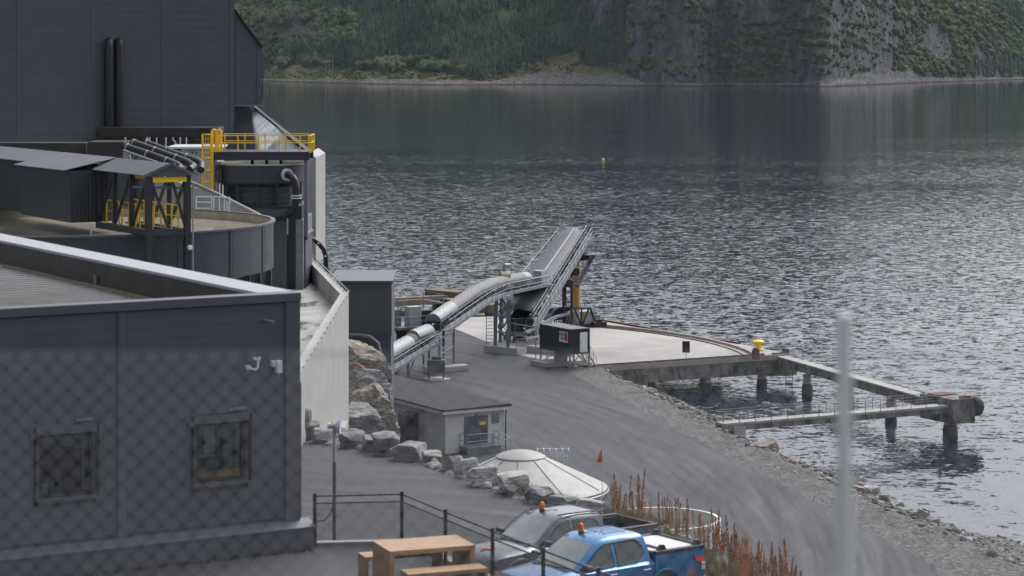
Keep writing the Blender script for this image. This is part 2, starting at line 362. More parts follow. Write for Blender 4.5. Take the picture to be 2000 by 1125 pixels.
def zband(tab, px, X, z, sd): return np.interp(px+(fbm(px/30, z/12, sd, 3)-.5)*60, tab[:, 0], tab[:, 1])*(.45+1.1*fbm(X/26, z/9, sd+1, 4))
def hill(px, s):
    wp = px+(fbm(px/120, s/90, 91, 3)-.5)*44*np.clip(s/25, 0, 1)
    D = F*36/(kin(px, SHY, 1)-110)+(fbm(px/45, px*0+.5, 61, 1)-.5)*36+(fbm(px/95, px*0+2.5, 62, 1)-.5)*170; L = kin(wp, SHL); h = kin(wp, SHH); sl = kin(px+(fbm(px/200, s/400, 92, 2)-.5)*30, SLO); top = kin(px, TOP)
    Y = D+s; X = (px-1000)*Y/F
    z = np.where(s < L, h*np.clip(s/L, -1, 1)**.7 if False else h*np.sign(s)*np.abs(np.clip(s/L, -1, 1))**.75, 0)
    r = np.maximum(s-L, 0); z = np.where(s >= L, h+sl*r, z)
    z = np.where(z > 170, 170+(z-170)*.55/np.maximum(sl, .55), z)
    top = top*(.8+.4*fbm(X/420, Y*0+3, 5, 3)); z = np.where(z > top*.75, top*.75+(z-top*.75)*.3, z)
    amp = np.clip(s/45, 0, 1)
    z = z+amp*((fbm(X/95, s/70, 1)-.5)*42*np.clip(s/220+.25, 0, 1.5)+(fbm(X/26, s/22, 2)-.5)*11)
    cl = np.clip((sl-1.0)/.9, 0, 1)
    z = z+cl*np.clip(s/8, 0, 1)*(fbm(X/24, z/16, 3, 4)-.5)*13+np.clip(s/5, 0, 1)*(fbm(X/7, s/7, 4)-.5)*3.4
    ph = z/17+X/95+(fbm(X/60, z/40, 71, 3)-.5)*2.6; tr = ph-np.floor(ph); z = z+np.clip(cl*1.3+.12*(s > L), 0, 1)*np.clip(s/8, 0, 1)*(np.where(tr < .72, tr/.72*.3, .3+(tr-.72)/.28*.7)-tr)*17*1.1
    return X, Y, z
pxs = np.concatenate([np.arange(-900, 440, 30), np.arange(440, 2060, 3), np.arange(2060, 2901, 30)]).astype(float)
ss = np.concatenate([[-25], np.arange(-6, 40, 2.0), np.arange(40, 130, 4.0), np.arange(130, 420, 8.0), np.arange(420, 1300, 50.0)])
A, B = np.meshgrid(pxs, ss); X, Y, Z_ = hill(A, B); Z_[0] = -8
nr, nc = A.shape
def grid_mesh(name, co, nr, nc, mt, smooth=True):
    me = bpy.data.meshes.new(name); me.vertices.add(nr*nc); me.vertices.foreach_set('co', co.astype(np.float32).ravel())
    i = np.arange((nr-1)*(nc-1)); r = i//(nc-1); c = i % (nc-1); a = r*nc+c
    q = np.stack([a, a+1, a+1+nc, a+nc], 1); me.loops.add(q.size); me.loops.foreach_set('vertex_index', q.ravel().astype(np.int32))
    me.polygons.add(len(q)); me.polygons.foreach_set('loop_start', (np.arange(len(q))*4).astype(np.int32)); me.update(calc_edges=True)
    me.polygons.foreach_set('use_smooth', [smooth]*len(q)); me.materials.append(mt)
    o = bpy.data.objects.new(name, me); COL.objects.link(o); return o
def m_hill():
    t = NT('mountain_side'); v = t.coord(True)
    veg = t.ramp(t.noise(v, .03, 6, .7), [(.3, (.022,.036,.016)), (.5, (.052,.070,.028)), (.62, (.095,.100,.038)), (.78, (.15,.13,.055))])
    rk = t.ramp(t.noise(t.coord(True, (1, 1, .45), (.3, .5, .2)), .085, 8, .75), [(.3, (.030,.029,.031)), (.45, (.065,.063,.066)), (.58, (.13,.126,.127)), (.74, (.30,.295,.29))])
    sp = t.n('ShaderNodeSeparateXYZ'); t.l(t.n('ShaderNodeNewGeometry').outputs['Normal'], sp.inputs[0])
    st = t.math('ADD', t.math('SUBTRACT', .62, sp.outputs[2]), t.math('MULTIPLY', t.math('SUBTRACT', t.noise(v, .045, 6, .7), .5), 1.1))
    zz = t.n('ShaderNodeSeparateXYZ'); t.l(v, zz.inputs[0])
    lowz = t.math('ADD', zz.outputs[2], t.math('MULTIPLY', t.math('SUBTRACT', t.noise(v, .06, 5, .7), .5), 20))
    lowz = t.math('ADD', lowz, t.math('MULTIPLY', t.math('SUBTRACT', t.noise(t.coord(True, (1, .2, .2)), .011, 3), .5), 80))
    ra = t.n('ShaderNodeAttribute', attribute_name='bare_rock'); ma = t.n('ShaderNodeAttribute', attribute_name='meadow')
    rmask = t.ramp(t.math('ADD', ra.outputs['Fac'], t.math('MULTIPLY', t.math('SUBTRACT', t.noise(v, .12, 6, .75), .5), 1.3)), [(.42, (0,0,0)), (.58, (1,1,1))])
    k = t.math('MAXIMUM', t.math('MULTIPLY', t.ramp(st, [(.02, (0,0,0)), (.16, (1,1,1))]), t.math('SUBTRACT', 1.0, ma.outputs['Fac'])), rmask)
    pale = t.mix(rmask, rk, t.ramp(t.noise(v, .22, 6, .7), [(.35, (.045,.043,.042)), (.52, (.15,.145,.14)), (.75, (.34,.33,.31))]))
    veg = t.mix(ma.outputs['Fac'], veg, t.ramp(t.noise(v, .07, 5, .7), [(.3, (.045,.055,.020)), (.5, (.11,.105,.035)), (.7, (.19,.165,.06))])); c = t.mix(k, veg, pale)
    wl = t.n('ShaderNodeMapRange'); t.l(t.math('ADD', zz.outputs[2], t.noise(v, .3, 3)), wl.inputs[0]); wl.inputs['From Min'].default_value = 1.6; wl.inputs['From Max'].default_value = 2.4; wl.inputs['To Min'].default_value = 1; wl.inputs['To Max'].default_value = 0
    c = t.mix(wl.outputs[0], c, (.075,.045,.02))                                     # weed line at the tide mark
    t.l(c, t.b.inputs['Base Color']); t.b.inputs['Roughness'].default_value = .95; t.b.inputs['Specular IOR Level'].default_value = .2
    t.l(t.bump(t.noise(v, .35, 7, .75), 1, 2.2), t.b.inputs['Normal']); return t.m
ho = grid_mesh('hills', np.stack([X, Y, Z_], -1), nr, nc, m_hill()); struct(ho)
for nm, tab, sd in (('bare_rock', PALE, 201), ('meadow', MEAD, 231)):
    at = ho.data.attributes.new(nm, 'FLOAT', 'POINT'); at.data.foreach_set('value', np.clip((zband(tab, A, X, Z_, sd)-Z_)/3+.5, 0, 1).astype(np.float32).ravel())

def proto_spruce(rs):
    v = []; f = []
    for i, (z0, z1, r) in enumerate(((.06, .48, .19), (.28, .76, .145), (.55, 1.0, .095))):
        o = len(v); v.append((rs.uniform(-.01, .01), rs.uniform(-.01, .01), z1)); n = 8
        for k in range(n):
            a = 2*math.pi*(k+rs.uniform(-.25, .25))/n; q = r*rs.uniform(.65, 1.15); v.append((q*math.cos(a), q*math.sin(a), z0+rs.uniform(-.05, .05)))
        f += [(o, o+1+k, o+1+(k+1) % n) for k in range(n)]
    return np.array(v), np.array(f)
def proto_leafy(rs):
    vs = []; fs = []; o = 0
    for k in range(3):
        bm = bmesh.new(); bmesh.ops.create_icosphere(bm, subdivisions=1, radius=1)
        c = (rs.uniform(-.16, .16), rs.uniform(-.16, .16), rs.uniform(.42, .74)); r = rs.uniform(.22, .34)
        q = np.array([v.co[:] for v in bm.verts]); q = q*np.array([rs.uniform(.6, 1.25) for _ in q])[:, None]*r*np.array([1, 1, 1.15])+np.array(c)
        bm.verts.index_update(); f = np.array([[v.index for v in x.verts] for x in bm.faces]); bm.free()
        vs.append(q); fs.append(f+o); o += len(q)
    return np.concatenate(vs), np.concatenate(fs)
def scatter(name, protos, pos, h, wdt, mt):
    vs = []; fs = []; o = 0; rs = np.random.RandomState(3); pick = rs.randint(0, len(protos), len(pos)); rot = rs.uniform(0, 6.28, len(pos))
    for i, (pv, pf) in enumerate(protos):
        idx = np.where(pick == i)[0]
        if not len(idx): continue
        c, s = np.cos(rot[idx])[:, None], np.sin(rot[idx])[:, None]; W = (h[idx]*wdt[idx])[:, None]
        x = (pv[None, :, 0]*c-pv[None, :, 1]*s)*W+pos[idx, 0:1]; y = (pv[None, :, 0]*s+pv[None, :, 1]*c)*W+pos[idx, 1:2]; z = pv[None, :, 2]*h[idx][:, None]+pos[idx, 2:3]
        vs.append(np.stack([x, y, z], -1).reshape(-1, 3)); n = len(pv)
        fs.append((pf[None]+(np.arange(len(idx))*n)[:, None, None]+o).reshape(-1, 3)); o += len(idx)*n
    co = np.concatenate(vs); fc = np.concatenate(fs); me = bpy.data.meshes.new(name)
    me.vertices.add(len(co)); me.vertices.foreach_set('co', co.astype(np.float32).ravel()); me.loops.add(fc.size); me.loops.foreach_set('vertex_index', fc.ravel().astype(np.int32))
    me.polygons.add(len(fc)); me.polygons.foreach_set('loop_start', (np.arange(len(fc))*3).astype(np.int32)); me.update(calc_edges=True); me.validate()
    me.materials.append(mt); ob = bpy.data.objects.new(name, me); COL.objects.link(ob); return ob
def m_leaf(name, stops, world=True):
    t = NT(name); g = t.n('ShaderNodeNewGeometry'); c = t.ramp(g.outputs['Random Per Island'], stops)
    c = t.mix(t.ramp(t.noise(t.coord(True), .018, 4), [(.35, (0,0,0)), (.7, (.6,)*3)]), c, stops[-1][1])
    t.l(c, t.b.inputs['Base Color']); t.b.inputs['Roughness'].default_value = .9; t.b.inputs['Specular IOR Level'].default_value = .15; return t.m
rs = random.Random(5); R = np.random.RandomState(11)
n = 42000; tp = R.uniform(440, 2060, n); ts = R.uniform(4, 520, n)**1.0
TX, TY, TZ = hill(tp, ts); slope = kin(tp, SLO); L = kin(tp, SHL)
vis = (H0-(TZ-CZ)*F/TY) > -70
dens = fbm(TX/60, ts/55, 31, 4); keep = vis & (TZ > 4) & (TZ > zband(PALE, tp, TX, TZ, 201)*.9) & (TZ > zband(MEAD, tp, TX, TZ, 231)) & (dens > .36)
cliff = slope > 1.25
keep &= np.where(cliff, (R.rand(n) < .42+.5*(dens > .52)) & (TZ > 9), R.rand(n) < .75)
conif = (fbm(TX/120, ts/90, 51, 3)+.32*np.exp(-((tp-980)/260)**2)-.12*(tp < 640)-.25*cliff) > .60
pos = np.stack([TX, TY, TZ-.6], -1)
k = keep & conif; hh = R.uniform(13, 25, n)
struct(scatter('spruce_forest', [proto_spruce(rs) for _ in range(6)], pos[k], hh[k], R.uniform(.85, 1.3, n)[k], m_leaf('spruce_needles', [(0, (.011,.026,.018)), (.6, (.024,.046,.025)), (1, (.055,.078,.030))])), 'stuff')
k = keep & ~conif; hh = np.where(cliff, R.uniform(4, 11, n), R.uniform(8, 16, n))
struct(scatter('birch_forest', [proto_leafy(rs) for _ in range(6)], pos[k], hh[k], R.uniform(.9, 1.5, n)[k], m_leaf('birch_leaves', [(0, (.028,.050,.020)), (.5, (.050,.078,.026)), (.9, (.080,.105,.034)), (1, (.12,.125,.04))])), 'stuff')
n = 9000; tp = R.uniform(440, 2060, n); ts = R.uniform(6, 160, n); TX, TY, TZ = hill(tp, ts); k = (TZ > 4) & (TZ > zband(PALE, tp, TX, TZ, 201)) & (fbm(TX/25, ts/25, 77, 3) > .54)
struct(scatter('hillside_scrub', [proto_leafy(rs) for _ in range(4)], np.stack([TX, TY, TZ-.5], -1)[k], R.uniform(1.5, 4, n)[k], R.uniform(1.2, 2, n)[k], m_leaf('scrub_leaves', [(0, (.03,.042,.016)), (.5, (.055,.065,.025)), (1, (.10,.095,.04))])), 'stuff')
def ground_at(px, s):
    x, y, z = hill(np.array([float(px)]), np.array([float(s)])); return Vector((x[0], y[0], z[0]))
# things on the far shore
def far_house(px, s, sc, label, wall, roof, rz):
    g = ground_at(px, s); t = thing('house', label, 'house', g-Vector((0,0,1)), rz, 'houses on the far shore')
    MB().bx(-5*sc, 5*sc, -4*sc, 4*sc, 0, 5*sc).build('wall', wall, t)
    MB().extr([(-5.4*sc, -4.5*sc, 4.9*sc), (-5.4*sc, 4.5*sc, 4.9*sc), (-5.4*sc, 0, 8*sc)], (10.8*sc, 0, 0)).build('roof', roof, t)
    for x in (-2.6, 2.2): MB().bx(x*sc-.7, x*sc+.7, -4*sc-.06, -4*sc+.02, 1.8*sc, 3.4*sc).build('window', M['glassd'], t)
M['farwall'] = mat('far_white_wall', (.62,.62,.60), .8); M['farroof'] = mat('far_grey_roof', (.10,.10,.11), .8); M['farpink'] = mat('far_red_wall', (.42,.20,.18), .8)
far_house(546, 150, 1.1, 'white house in the trees of the far shore, below the power line', M['farwall'], M['farroof'], .3)
far_house(563, 215, .8, 'small pale house above the white house on the far hillside', M['farwall'], M['farroof'], -.2)
far_house(661, 20, .55, 'tiny reddish boathouse on the rocks by the far waterline', M['farpink'], M['farroof'], .1)
def pylon(px, s, h, label, dx):
    g = ground_at(px, s); t = thing('power_pole', label, 'power pole', g-Vector((0,0,1)), 0, 'power poles on the far shore')
    for q in (-dx, 0, dx): MB().tube((q, 0, 0), (q, 0, h), .3, 6, .2).build('pole', M['greybox'], t)
    MB().bx(-dx-2, dx+2, -.2, .2, h-2, h-1.6).build('crossarm', M['greybox'], t); return t.location+Vector((0,0,h-1.5))
p1 = pylon(643, 45, 24, 'three-legged power pole standing near the far waterline', 4.5)
p2 = pylon(617, 150, 20, 'pale power pole halfway up the far meadow', 3)
p3 = pylon(562, 330, 26, 'power pole up on the far wooded slope left', 4)
mb = MB()
for a, b in ((p1, p2), (p2, p3)):
    for q in (-4, 0, 4):
        mb.path([a.lerp(b, i/8)+Vector((q, 0, -6*4*(i/8)*(1-i/8))) for i in range(9)], .11, 4)
tag(mb.build('power_line', M['greybox'], origin=p2), 'thin power lines strung between the poles of the far shore', 'cable')
g = G(1178, 313, 0)
t = thing('buoy', 'small yellow buoy afloat in the middle of the fjord', 'buoy', g)
MB().lathe((0,0,0), [(.05,-.3),(.40,-.1),(.52,.2),(.42,.5),(.2,.68),(.05,.7)], 14, True).build('float', M['yellow'], t, smooth=40)
MB().tube((0,0,.65),(0,0,.85),.05).build('mast', M['ochre'], t)
# far air: one even haze round camera and scene
def m_haze():
    t = NT('haze_air'); t.t.nodes.remove(t.b); p = t.n('ShaderNodeVolumePrincipled'); p.inputs['Color'].default_value = (.72,.84,1,1)
    p.inputs['Density'].default_value = HAZE; p.inputs['Anisotropy'].default_value = .2; t.l(p.outputs[0], t.out.inputs['Volume']); return t.m
HAZE = .000015
struct(MB().bx(-6100, 6100, -260, 7100, -10.5, 780).build('haze', m_haze()), 'stuff')
# ---------------------------------------------------------------- quay level (Z 3.5)
ZQ = 3.5
def g2(px, py, z=ZQ): p = G(px, py, z); return (p.x, p.y)
# road / lower yard sheet
edge = [g2(*q) for q in ((1130,719),(1090,715.5),(1180,763),(1270,811),(1380,868),(1500,932),(1640,1006),(1760,1070),(1860,1125))]
e2 = Vector(edge[-1]); e1 = Vector(edge[-2]); far_e = e2+(e2-e1).normalized()*60
road_poly = [(-90, 70), (far_e.x, far_e.y)]+edge[::-1]+[(7.5, 256), (4, 275), (-8, 300), (-30, 304), (-90, 300)]
struct(MB().prism(road_poly, -6, ZQ).build('road', M['road']))
# gravel bank between road and water
top = [Vector((*q, 0)) for q in edge[1:]]+[Vector((far_e.x, far_e.y, 0))]
wl = [G(px, py, 0) for px, py in ((1215,742),(1255,752),(1330,783),(1428,826),(1452,852),(1520,888),(1590,916),(1650,928),(1720,968),(1830,1022),(2010,1068),(2250,1150))]
def resample(pts, n):
    d = [0]
    for a, b in zip(pts, pts[1:]): d.append(d[-1]+(Vector(b)-Vector(a)).length)
    out = []
    for i in range(n):
        t = d[-1]*i/(n-1); k = max(j for j in range(len(d)) if d[j] <= t+1e-9); k = min(k, len(pts)-2); out.append(Vector(pts[k]).lerp(Vector(pts[k+1]), (t-d[k])/max(1e-9, d[k+1]-d[k])))
    return out
NB, NS = 260, 40
wl.append(Vector((wl[-1].x+6, 110, 0)))
ta = resample(top, NB); wa = resample(wl, NB); co = np.zeros((NS, NB, 3))
for j in range(NS):
    s = j/(NS-1)*1.25
    for i in range(NB):
        a, b = ta[i], wa[i]; p = a.lerp(b, s); prof = 3.46-3.5*(min(1, max(0, (s-.32)/.68))**.8) if s < 1 else -.04-(s-1)*12
        co[j, i] = (p.x, p.y, prof)
nz = (fbm(co[..., 0]/1.5, co[..., 1]/1.5, 9, 4)-.5)*.9; fade = np.clip(np.linspace(0, 1.25, NS)/.3-.15, 0, 1)[:, None]
co[..., 2] += nz*fade
struct(grid_mesh('gravel_bank', co, NS, NB, M['gravel']))
# loose stones on the bank
rs = np.random.RandomState(21)
def blocky(rs, sub=1, jit=.3):
    bm = bmesh.new(); bmesh.ops.create_icosphere(bm, subdivisions=sub, radius=.5)
    pl = [(Vector(rs.normal(size=3)).normalized(), rs.uniform(.55, .95)) for _ in range(9)]; q = []
    for v in bm.verts:
        d = v.co.normalized(); q.append(d*.5*min(h/max(.15, d.dot(nv)) if d.dot(nv) > .15 else 9 for nv, h in pl+[(d, 1.05)]))
    bm.verts.index_update(); f = np.array([[v.index for v in x.verts] for x in bm.faces]); bm.free(); return np.array([x[:] for x in q]), f
def m_stone():
    t = NT('loose_stones'); g = t.n('ShaderNodeNewGeometry'); c = t.ramp(g.outputs['Random Per Island'], [(0, (.06,.059,.056)), (.6, (.13,.127,.12)), (.93, (.26,.255,.24)), (1, (.42,.41,.39))])
    t.l(c, t.b.inputs['Base Color']); t.b.inputs['Roughness'].default_value = .9; return t.m
n = 9000; ii = rs.randint(0, NB, n); jj = (rs.beta(2.2, 1.6, n)*(NS*.86)).astype(int); pos = co[jj, ii]+np.stack([rs.uniform(-.3, .3, n), rs.uniform(-.3, .3, n), np.full(n, -.02)], -1)
k = (jj > 9)
struct(scatter('loose_gravel_stones', [blocky(rs) for _ in range(6)], pos[k], (rs.gamma(1.4, .13, n)+.08)[k].clip(.08, .9), rs.uniform(1, 1.6, n)[k], m_stone()), 'stuff')

def boulder(name, label, c, size, seed, mt, rz=0, group=None, sub=5, cat='boulder', flat=.5):
    """broken quarry block: a box cut by random planes, tilted, roughened, resting on c"""
    r = np.random.RandomState(seed); bm = bmesh.new(); bmesh.ops.create_icosphere(bm, subdivisions=sub, radius=1)
    rot = Matrix.Rotation(r.uniform(-.3, .3), 3, 'X') @ Matrix.Rotation(r.uniform(-.3, .3), 3, 'Y') @ Matrix.Rotation(r.uniform(-.5, .5), 3, 'Z')
    pl = []
    for a in range(3):
        for sg in (1, -1): n = Vector((0,0,0)); n[a] = sg; n += Vector(r.normal(size=3))*.16; pl.append((n.normalized(), r.uniform(.62, .82)))
    pl += [(Vector(r.normal(size=3)).normalized(), r.uniform(.72, .98)) for _ in range(7)]
    pl = [(rot @ n, h) for n, h in pl]
    D = np.array([v.co[:] for v in bm.verts]); D /= np.linalg.norm(D, axis=1)[:, None]; k = np.full(len(D), 1.1)
    for n, h in pl:
        q = D @ np.array(n[:]); k = np.where(q > .1, np.minimum(k, h/np.maximum(q, .1)), k)
    Pn = D*k[:, None]; S = Pn*np.array(size)*.75
    nz = (fbm(S[:, 0]*2.2+seed, S[:, 1]*2.2+S[:, 2]*3.1, seed, 5)-.5)*.20+(fbm(S[:, 0]*.8+S[:, 2]*5.5, S[:, 1]*.8-S[:, 2]*4.5, seed+5, 3)-.5)*.10
    Pn = Pn*(1+nz)[:, None]; lo_ = Pn.min(0); hi_ = Pn.max(0); Pn = (Pn-(lo_+hi_)/2)/(hi_-lo_); Pn[:, 2] += .5
    for v, q in zip(bm.verts, Pn): v.co = Vector((q[0]*size[0], q[1]*size[1], q[2]*size[2]))
    me = bpy.data.meshes.new(name); bm.to_mesh(me); bm.free(); me.polygons.foreach_set('use_smooth', [True]*len(me.polygons)); me.set_sharp_from_angle(angle=math.radians(24))
    me.materials.append(mt); o = bpy.data.objects.new(name, me); COL.objects.link(o); o.location = Vector(c)-Vector((0,0,.15*size[2])); o.rotation_euler = (0, 0, rz)
    return tag(o, label, cat, group)
# named stones along the waterline (photo pixel, width px, height px, height above water, label)
SH = [(1488,896,70,40,.3,'rockb','big tan striped rock slab sloping into the water past the footbridge'),(1540,912,60,22,.2,'rockb','brown flat rock at the water beside the tan slab'),
 (1516,912,30,16,.9,'rockw','white angular block on the gravel edge beside the tan slab'),(1549,920,36,15,.8,'rockw','pale squared block between the white block and the greenish one'),
 (1582,928,38,14,.6,'rock','greenish weathered block at the water, left of the blurred post'),(1440,846,26,14,1.5,'rockw','pale stone under the shore end of the footbridge'),
 (1420,834,24,12,1.2,'rockw','yellowish stone just above the footbridge shore end'),(1236,752,26,9,1.2,'rockw','pale stone under the near corner of the quay'),
 (1672,965,34,22,1.5,'rockb','tan square block right of the blurred post'),(1650,952,28,16,.8,'rock','grey block half behind the blurred post'),(1700,962,40,18,.8,'rockw','long pale stone right of the tan square block'),
 (1726,976,32,16,.8,'rockb','reddish stone at the waterline between two pale ones'),(1752,992,34,20,.9,'rockw','rounded pale boulder on the lower shore'),(1778,1008,32,16,.7,'rock','low grey boulder below the rounded pale one'),
 (1800,1012,30,24,.8,'rockw','tall pale boulder next to the dark round stone'),(1806,1004,20,16,.3,'rock','dark round stone at the water'),(1820,1022,34,14,.4,'rockb','mossy brown flat stone, last of the shore row'),
 (1860,1044,30,12,.3,'rock','small grey stone beyond the mossy one'),(1890,1052,26,12,.4,'rockw','small pale stone far down the shore'),(1925,1058,30,14,.3,'rock','grey shore stone near the right picture edge'),
 (1965,1070,34,14,.4,'rock','dark stone at the right end of the shore'),(1600,938,26,12,.9,'rock','small grey stone left of the blurred post, above the water')]
for i, (px, py, wp, hp, z, mk, lab) in enumerate(SH):
    p = G(px, py, z); s = F/p.y; boulder('shore_boulder', lab, p-Vector((0,0,.15)), (wp/s*1.05, wp/s*.8, hp/s*1.15), 100+i, M[mk], .4*i, 'stones along the shore')

# quay: deck, beams, columns
A0 = G(1131,718,ZQ); A1 = G(1540,691,ZQ)
qu = (A1-A0).normalized(); qv = Vector((-qu.y, qu.x, 0))
t = thing('concrete_quay', 'pale concrete quay deck on round columns with dark stained front beam', 'quay', A0)
C0 = Vector((-15, 258.2, 0)); RK = 41.5
def arc(r, a0, a1, n): return [C0+Vector((r*math.cos(a), r*math.sin(a), 0)) for a in [a0+(a1-a0)*i/n for i in range(n+1)]]
outer = [G(px, py, ZQ) for px, py in ((1535,690),(1445,672),(1385,664),(1290,647),(1190,629),(1120,621),(1040,617.5),(960,618),(885,619.5))]
leftb = [G(px, py, ZQ) for px, py in ((868,634),(950,667),(1000,690),(1060,703))]
poly = [(p.x, p.y) for p in [A0, A1]+outer+leftb]
MB().prism(poly, 2.95, ZQ+.012).build('deck', M['deck'], t, world=True)
bd = A0+qu*(-.2)+Vector((0,0,0))
def quay_box(u0, u1, v0, v1, z0, z1):
    b = MB(); c = A0+qu*(u0+u1)/2+qv*(v0+v1)/2; c.z = z0; return b.obox(c, qu*(u1-u0)/2, qv*(v1-v0)/2, z1-z0)
LQ = (A1-A0).length
quay_box(0, LQ+.15, .05, 1.3, 2.35, 2.94).build('upper_beam', M['oldconc'], t, world=True)
quay_box(2.5, LQ-1.2, -.12, 1.0, 1.45, 2.345).build('lower_beam', M['oldconc'], t, world=True)
quay_box(LQ-2.2, LQ+.9, -.3, 3.2, 1.2, 2.345).build('corner_block', M['oldconc'], t, world=True)
quay_box(6, LQ-1, 12, 13.2, 1.5, 2.94).build('inner_beam', M['oldconc'], t, world=True)
quay_box(0, LQ-3, .16, .34, ZQ+.012, ZQ+.19).build('edge_rail', M['rust'], t, world=True)
for i in range(15): quay_box(1.2+i*1.45, 1.55+i*1.45, .02, .15, ZQ+.012, ZQ+.1).build('rail_clamp', M['rust'], t, world=True)
quay_box(LQ-1.9, LQ+.1, .2, .4, ZQ+.012, ZQ+.16).build('edge_rail', M['rust'], t, world=True)
b = MB(); kr = arc(RK, .11, 1.05, 40)
for a, c in zip(kr, kr[1:]): b.beam(a+Vector((0,0,ZQ+.15)), c+Vector((0,0,ZQ+.15)), .35, .27)
b.build('curved_kerb', M['concrete2'], t, world=True)
b = MB(); kr2 = arc(RK-1.1, .11, 1.05, 40)
for a, c in zip(kr2, kr2[1:]): b.beam(a+Vector((0,0,ZQ+.06)), c+Vector((0,0,ZQ+.06)), .14, .10)
b.build('crane_rail', M['rust'], t, world=True)
b = MB()
for a, c in zip(outer[1:], outer[2:]): b.beam(a+Vector((0,0,.1)), c+Vector((0,0,.1)), .3, .2)
b.build('water_edge_kerb', M['rust'], t, world=True)
for px, py in ((1257,766),(1380,790),(1488,790)):
    kx = (px-1000)/F; f0 = A0+qv*.55; uu = (kx*f0.y-f0.x)/(qu.x-kx*qu.y); p = f0+qu*uu
    for k, (dv) in enumerate((0, 12.0)):
        q = p+qv*dv; b = MB().lathe((q.x, q.y, -5), [(.48, 0), (.48, 6.6)], 18, True); o = b.build('column', M['concrete2'], t, world=True, smooth=50)
        w2 = MB().lathe((q.x, q.y, -.6), [(.5, 0), (.57, .4), (.58, 1.0), (.52, 1.5)], 18); w2.build('weed_band', M['black'], o, origin=None, smooth=50)
        for v in o.children[0].data.vertices: v.co -= t.location
# quay end furniture
g = G(1481,684,ZQ+.012); b = thing('mooring_bollard', 'yellow mushroom shaped mooring bollard on the far quay corner', 'bollard', g)
MB().lathe((0,0,0), [(.62,0),(.62,.14),(.34,.2),(.30,.62),(.42,.78),(.60,.84),(.62,1.0),(.45,1.1),(.05,1.12)], 20, True).build('post', M['yellow'], b, smooth=35)
MB().tube((-.75,0,.82),(.75,0,.82),.1,8).build('horn', M['yellow'], b)
g = G(1476,702,ZQ); tag(MB().obox(g, qu*.28, qv*.35, 1.0).obox(g+Vector((0,0,1.0)), qu*.2, qv*.26, .25).build('rail_stop', M['rust'], origin=g, bevel=.03), 'rusted red buffer block at the end of the curved quay rail', 'rail stop')
g = G(1534,688,ZQ); tag(MB().obox(g, qu*.15, qv*.5, .4).build('edge_fender', M['rust'], origin=g, bevel=.03), 'small rusted fender plate on the outermost quay corner', 'fender')
g = G(1340,706,ZQ); s = thing('sign_panel', 'dark back of a signboard on a post at the quay front edge', 'sign', g)
MB().tube((0,0,0),(0,0,1.5),.035).build('post', M['galv'], s)
MB().bx(-.36,.36,-.02,.02,.95,2.15).build('board', M['steel'], s); MB().bx(-.40,-.36,-.03,.03,.93,2.17).bx(.36,.40,-.03,.03,.93,2.17).bx(-.05,.05,.02,.05,.93,2.17).bx(-.36,.36,.02,.05,1.5,1.56).build('frame', M['black'], s)
# mooring dolphin, beam and footbridge
DB = G(1856,852,0); du, dv = U, V
d = thing('mooring_dolphin', 'square concrete mooring block on one pile at the end of the footbridge', 'dolphin', Vector((DB.x, DB.y, 0)))
def dbox(u0, u1, v0, v1, z0, z1): c = du*(u0+u1)/2+dv*(v0+v1)/2; c.z = z0; return MB().obox(c, du*(u1-u0)/2, dv*(v1-v0)/2, z1-z0)
dbox(-.75, 1.95, -1.3, 3.6, 1.35, 3.68).build('block', M['oldconc'], d, bevel=.05)
MB().lathe((0,0,-5), [(.58,0),(.58,6.34)], 18, True).build('pile', M['concrete2'], d, smooth=50)
MB().lathe((0,0,-.6), [(.6,0),(.72,.5),(.72,1.2),(.62,1.75)], 18).build('weed_band', M['black'], d, smooth=50)
dbox(-.5, 1.7, 1.2, 2.7, 3.684, 3.78).build('rusted_plate', M['rust'], d)
dbox(.3, 1.6, -1.1, -.9, 3.684, 3.86).build('edge_angle', M['rust'], d)
c = du*2.44-dv*.7+Vector((0,0,2.75))
ty = thing('tyre_fender', 'big black tyre hung on the outer face of the mooring block', 'tyre', d.location+c-Vector((0,0,.85)))
b = MB(); ring = []
prof = [(.42,-.42),(.80,-.45),(.95,-.25),(.95,.25),(.80,.45),(.42,.42)]
for k in range(28):
    a = 2*math.pi*k/28; ring.append([Vector((0,0,.85))+du*y+(dv*math.cos(a)+ZU*math.sin(a))*r for r, y in prof])
b.loft(ring+[ring[0]], cap=False); b.build('tyre', M['rubber'], ty, smooth=50)
BA = A1+Vector((-1.2, 1.0, -.75)); BB = d.location+dv*2.6+Vector((0,0,2.75))
o = thing('mooring_beam', 'narrow concrete beam running from the quay corner out to the mooring block', 'beam', Vector((BA.x, BA.y, 0)))
MB().beam(BA, BB, 1.1, .85).build('beam', M['oldconc'], o, world=True)
MB().beam(BA+Vector((0,0,.50)), BB+Vector((0,0,.50)), 1.35, .14).build('cap_slab', M['concrete2'], o, world=True)
for f in (.22, .5, .76):
    q = BA.lerp(BB, f); MB().lathe((q.x, q.y, -5), [(.46,0),(.46,7.1)], 16, True).build('pile', M['concrete2'], o, world=True, smooth=50)
    MB().lathe((q.x, q.y, -.6), [(.48,0),(.6,.5),(.6,1.2),(.5,1.7)], 16).build('weed_band', M['black'], o, world=True, smooth=50)
WA = G(1405,828,2.75); WB = d.location-du*.78+Vector((0,0,2.95))
o = thing('footbridge', 'grey footbridge with handrails reaching from the gravel shore to the mooring block', 'footbridge', Vector((WA.x, WA.y, 0)))
MB().beam(WA, WB, 1.5, .22).build('deck', M['concrete2'], o, world=True)
wd = (WB-WA).normalized(); wn = wd.cross(ZU).normalized()
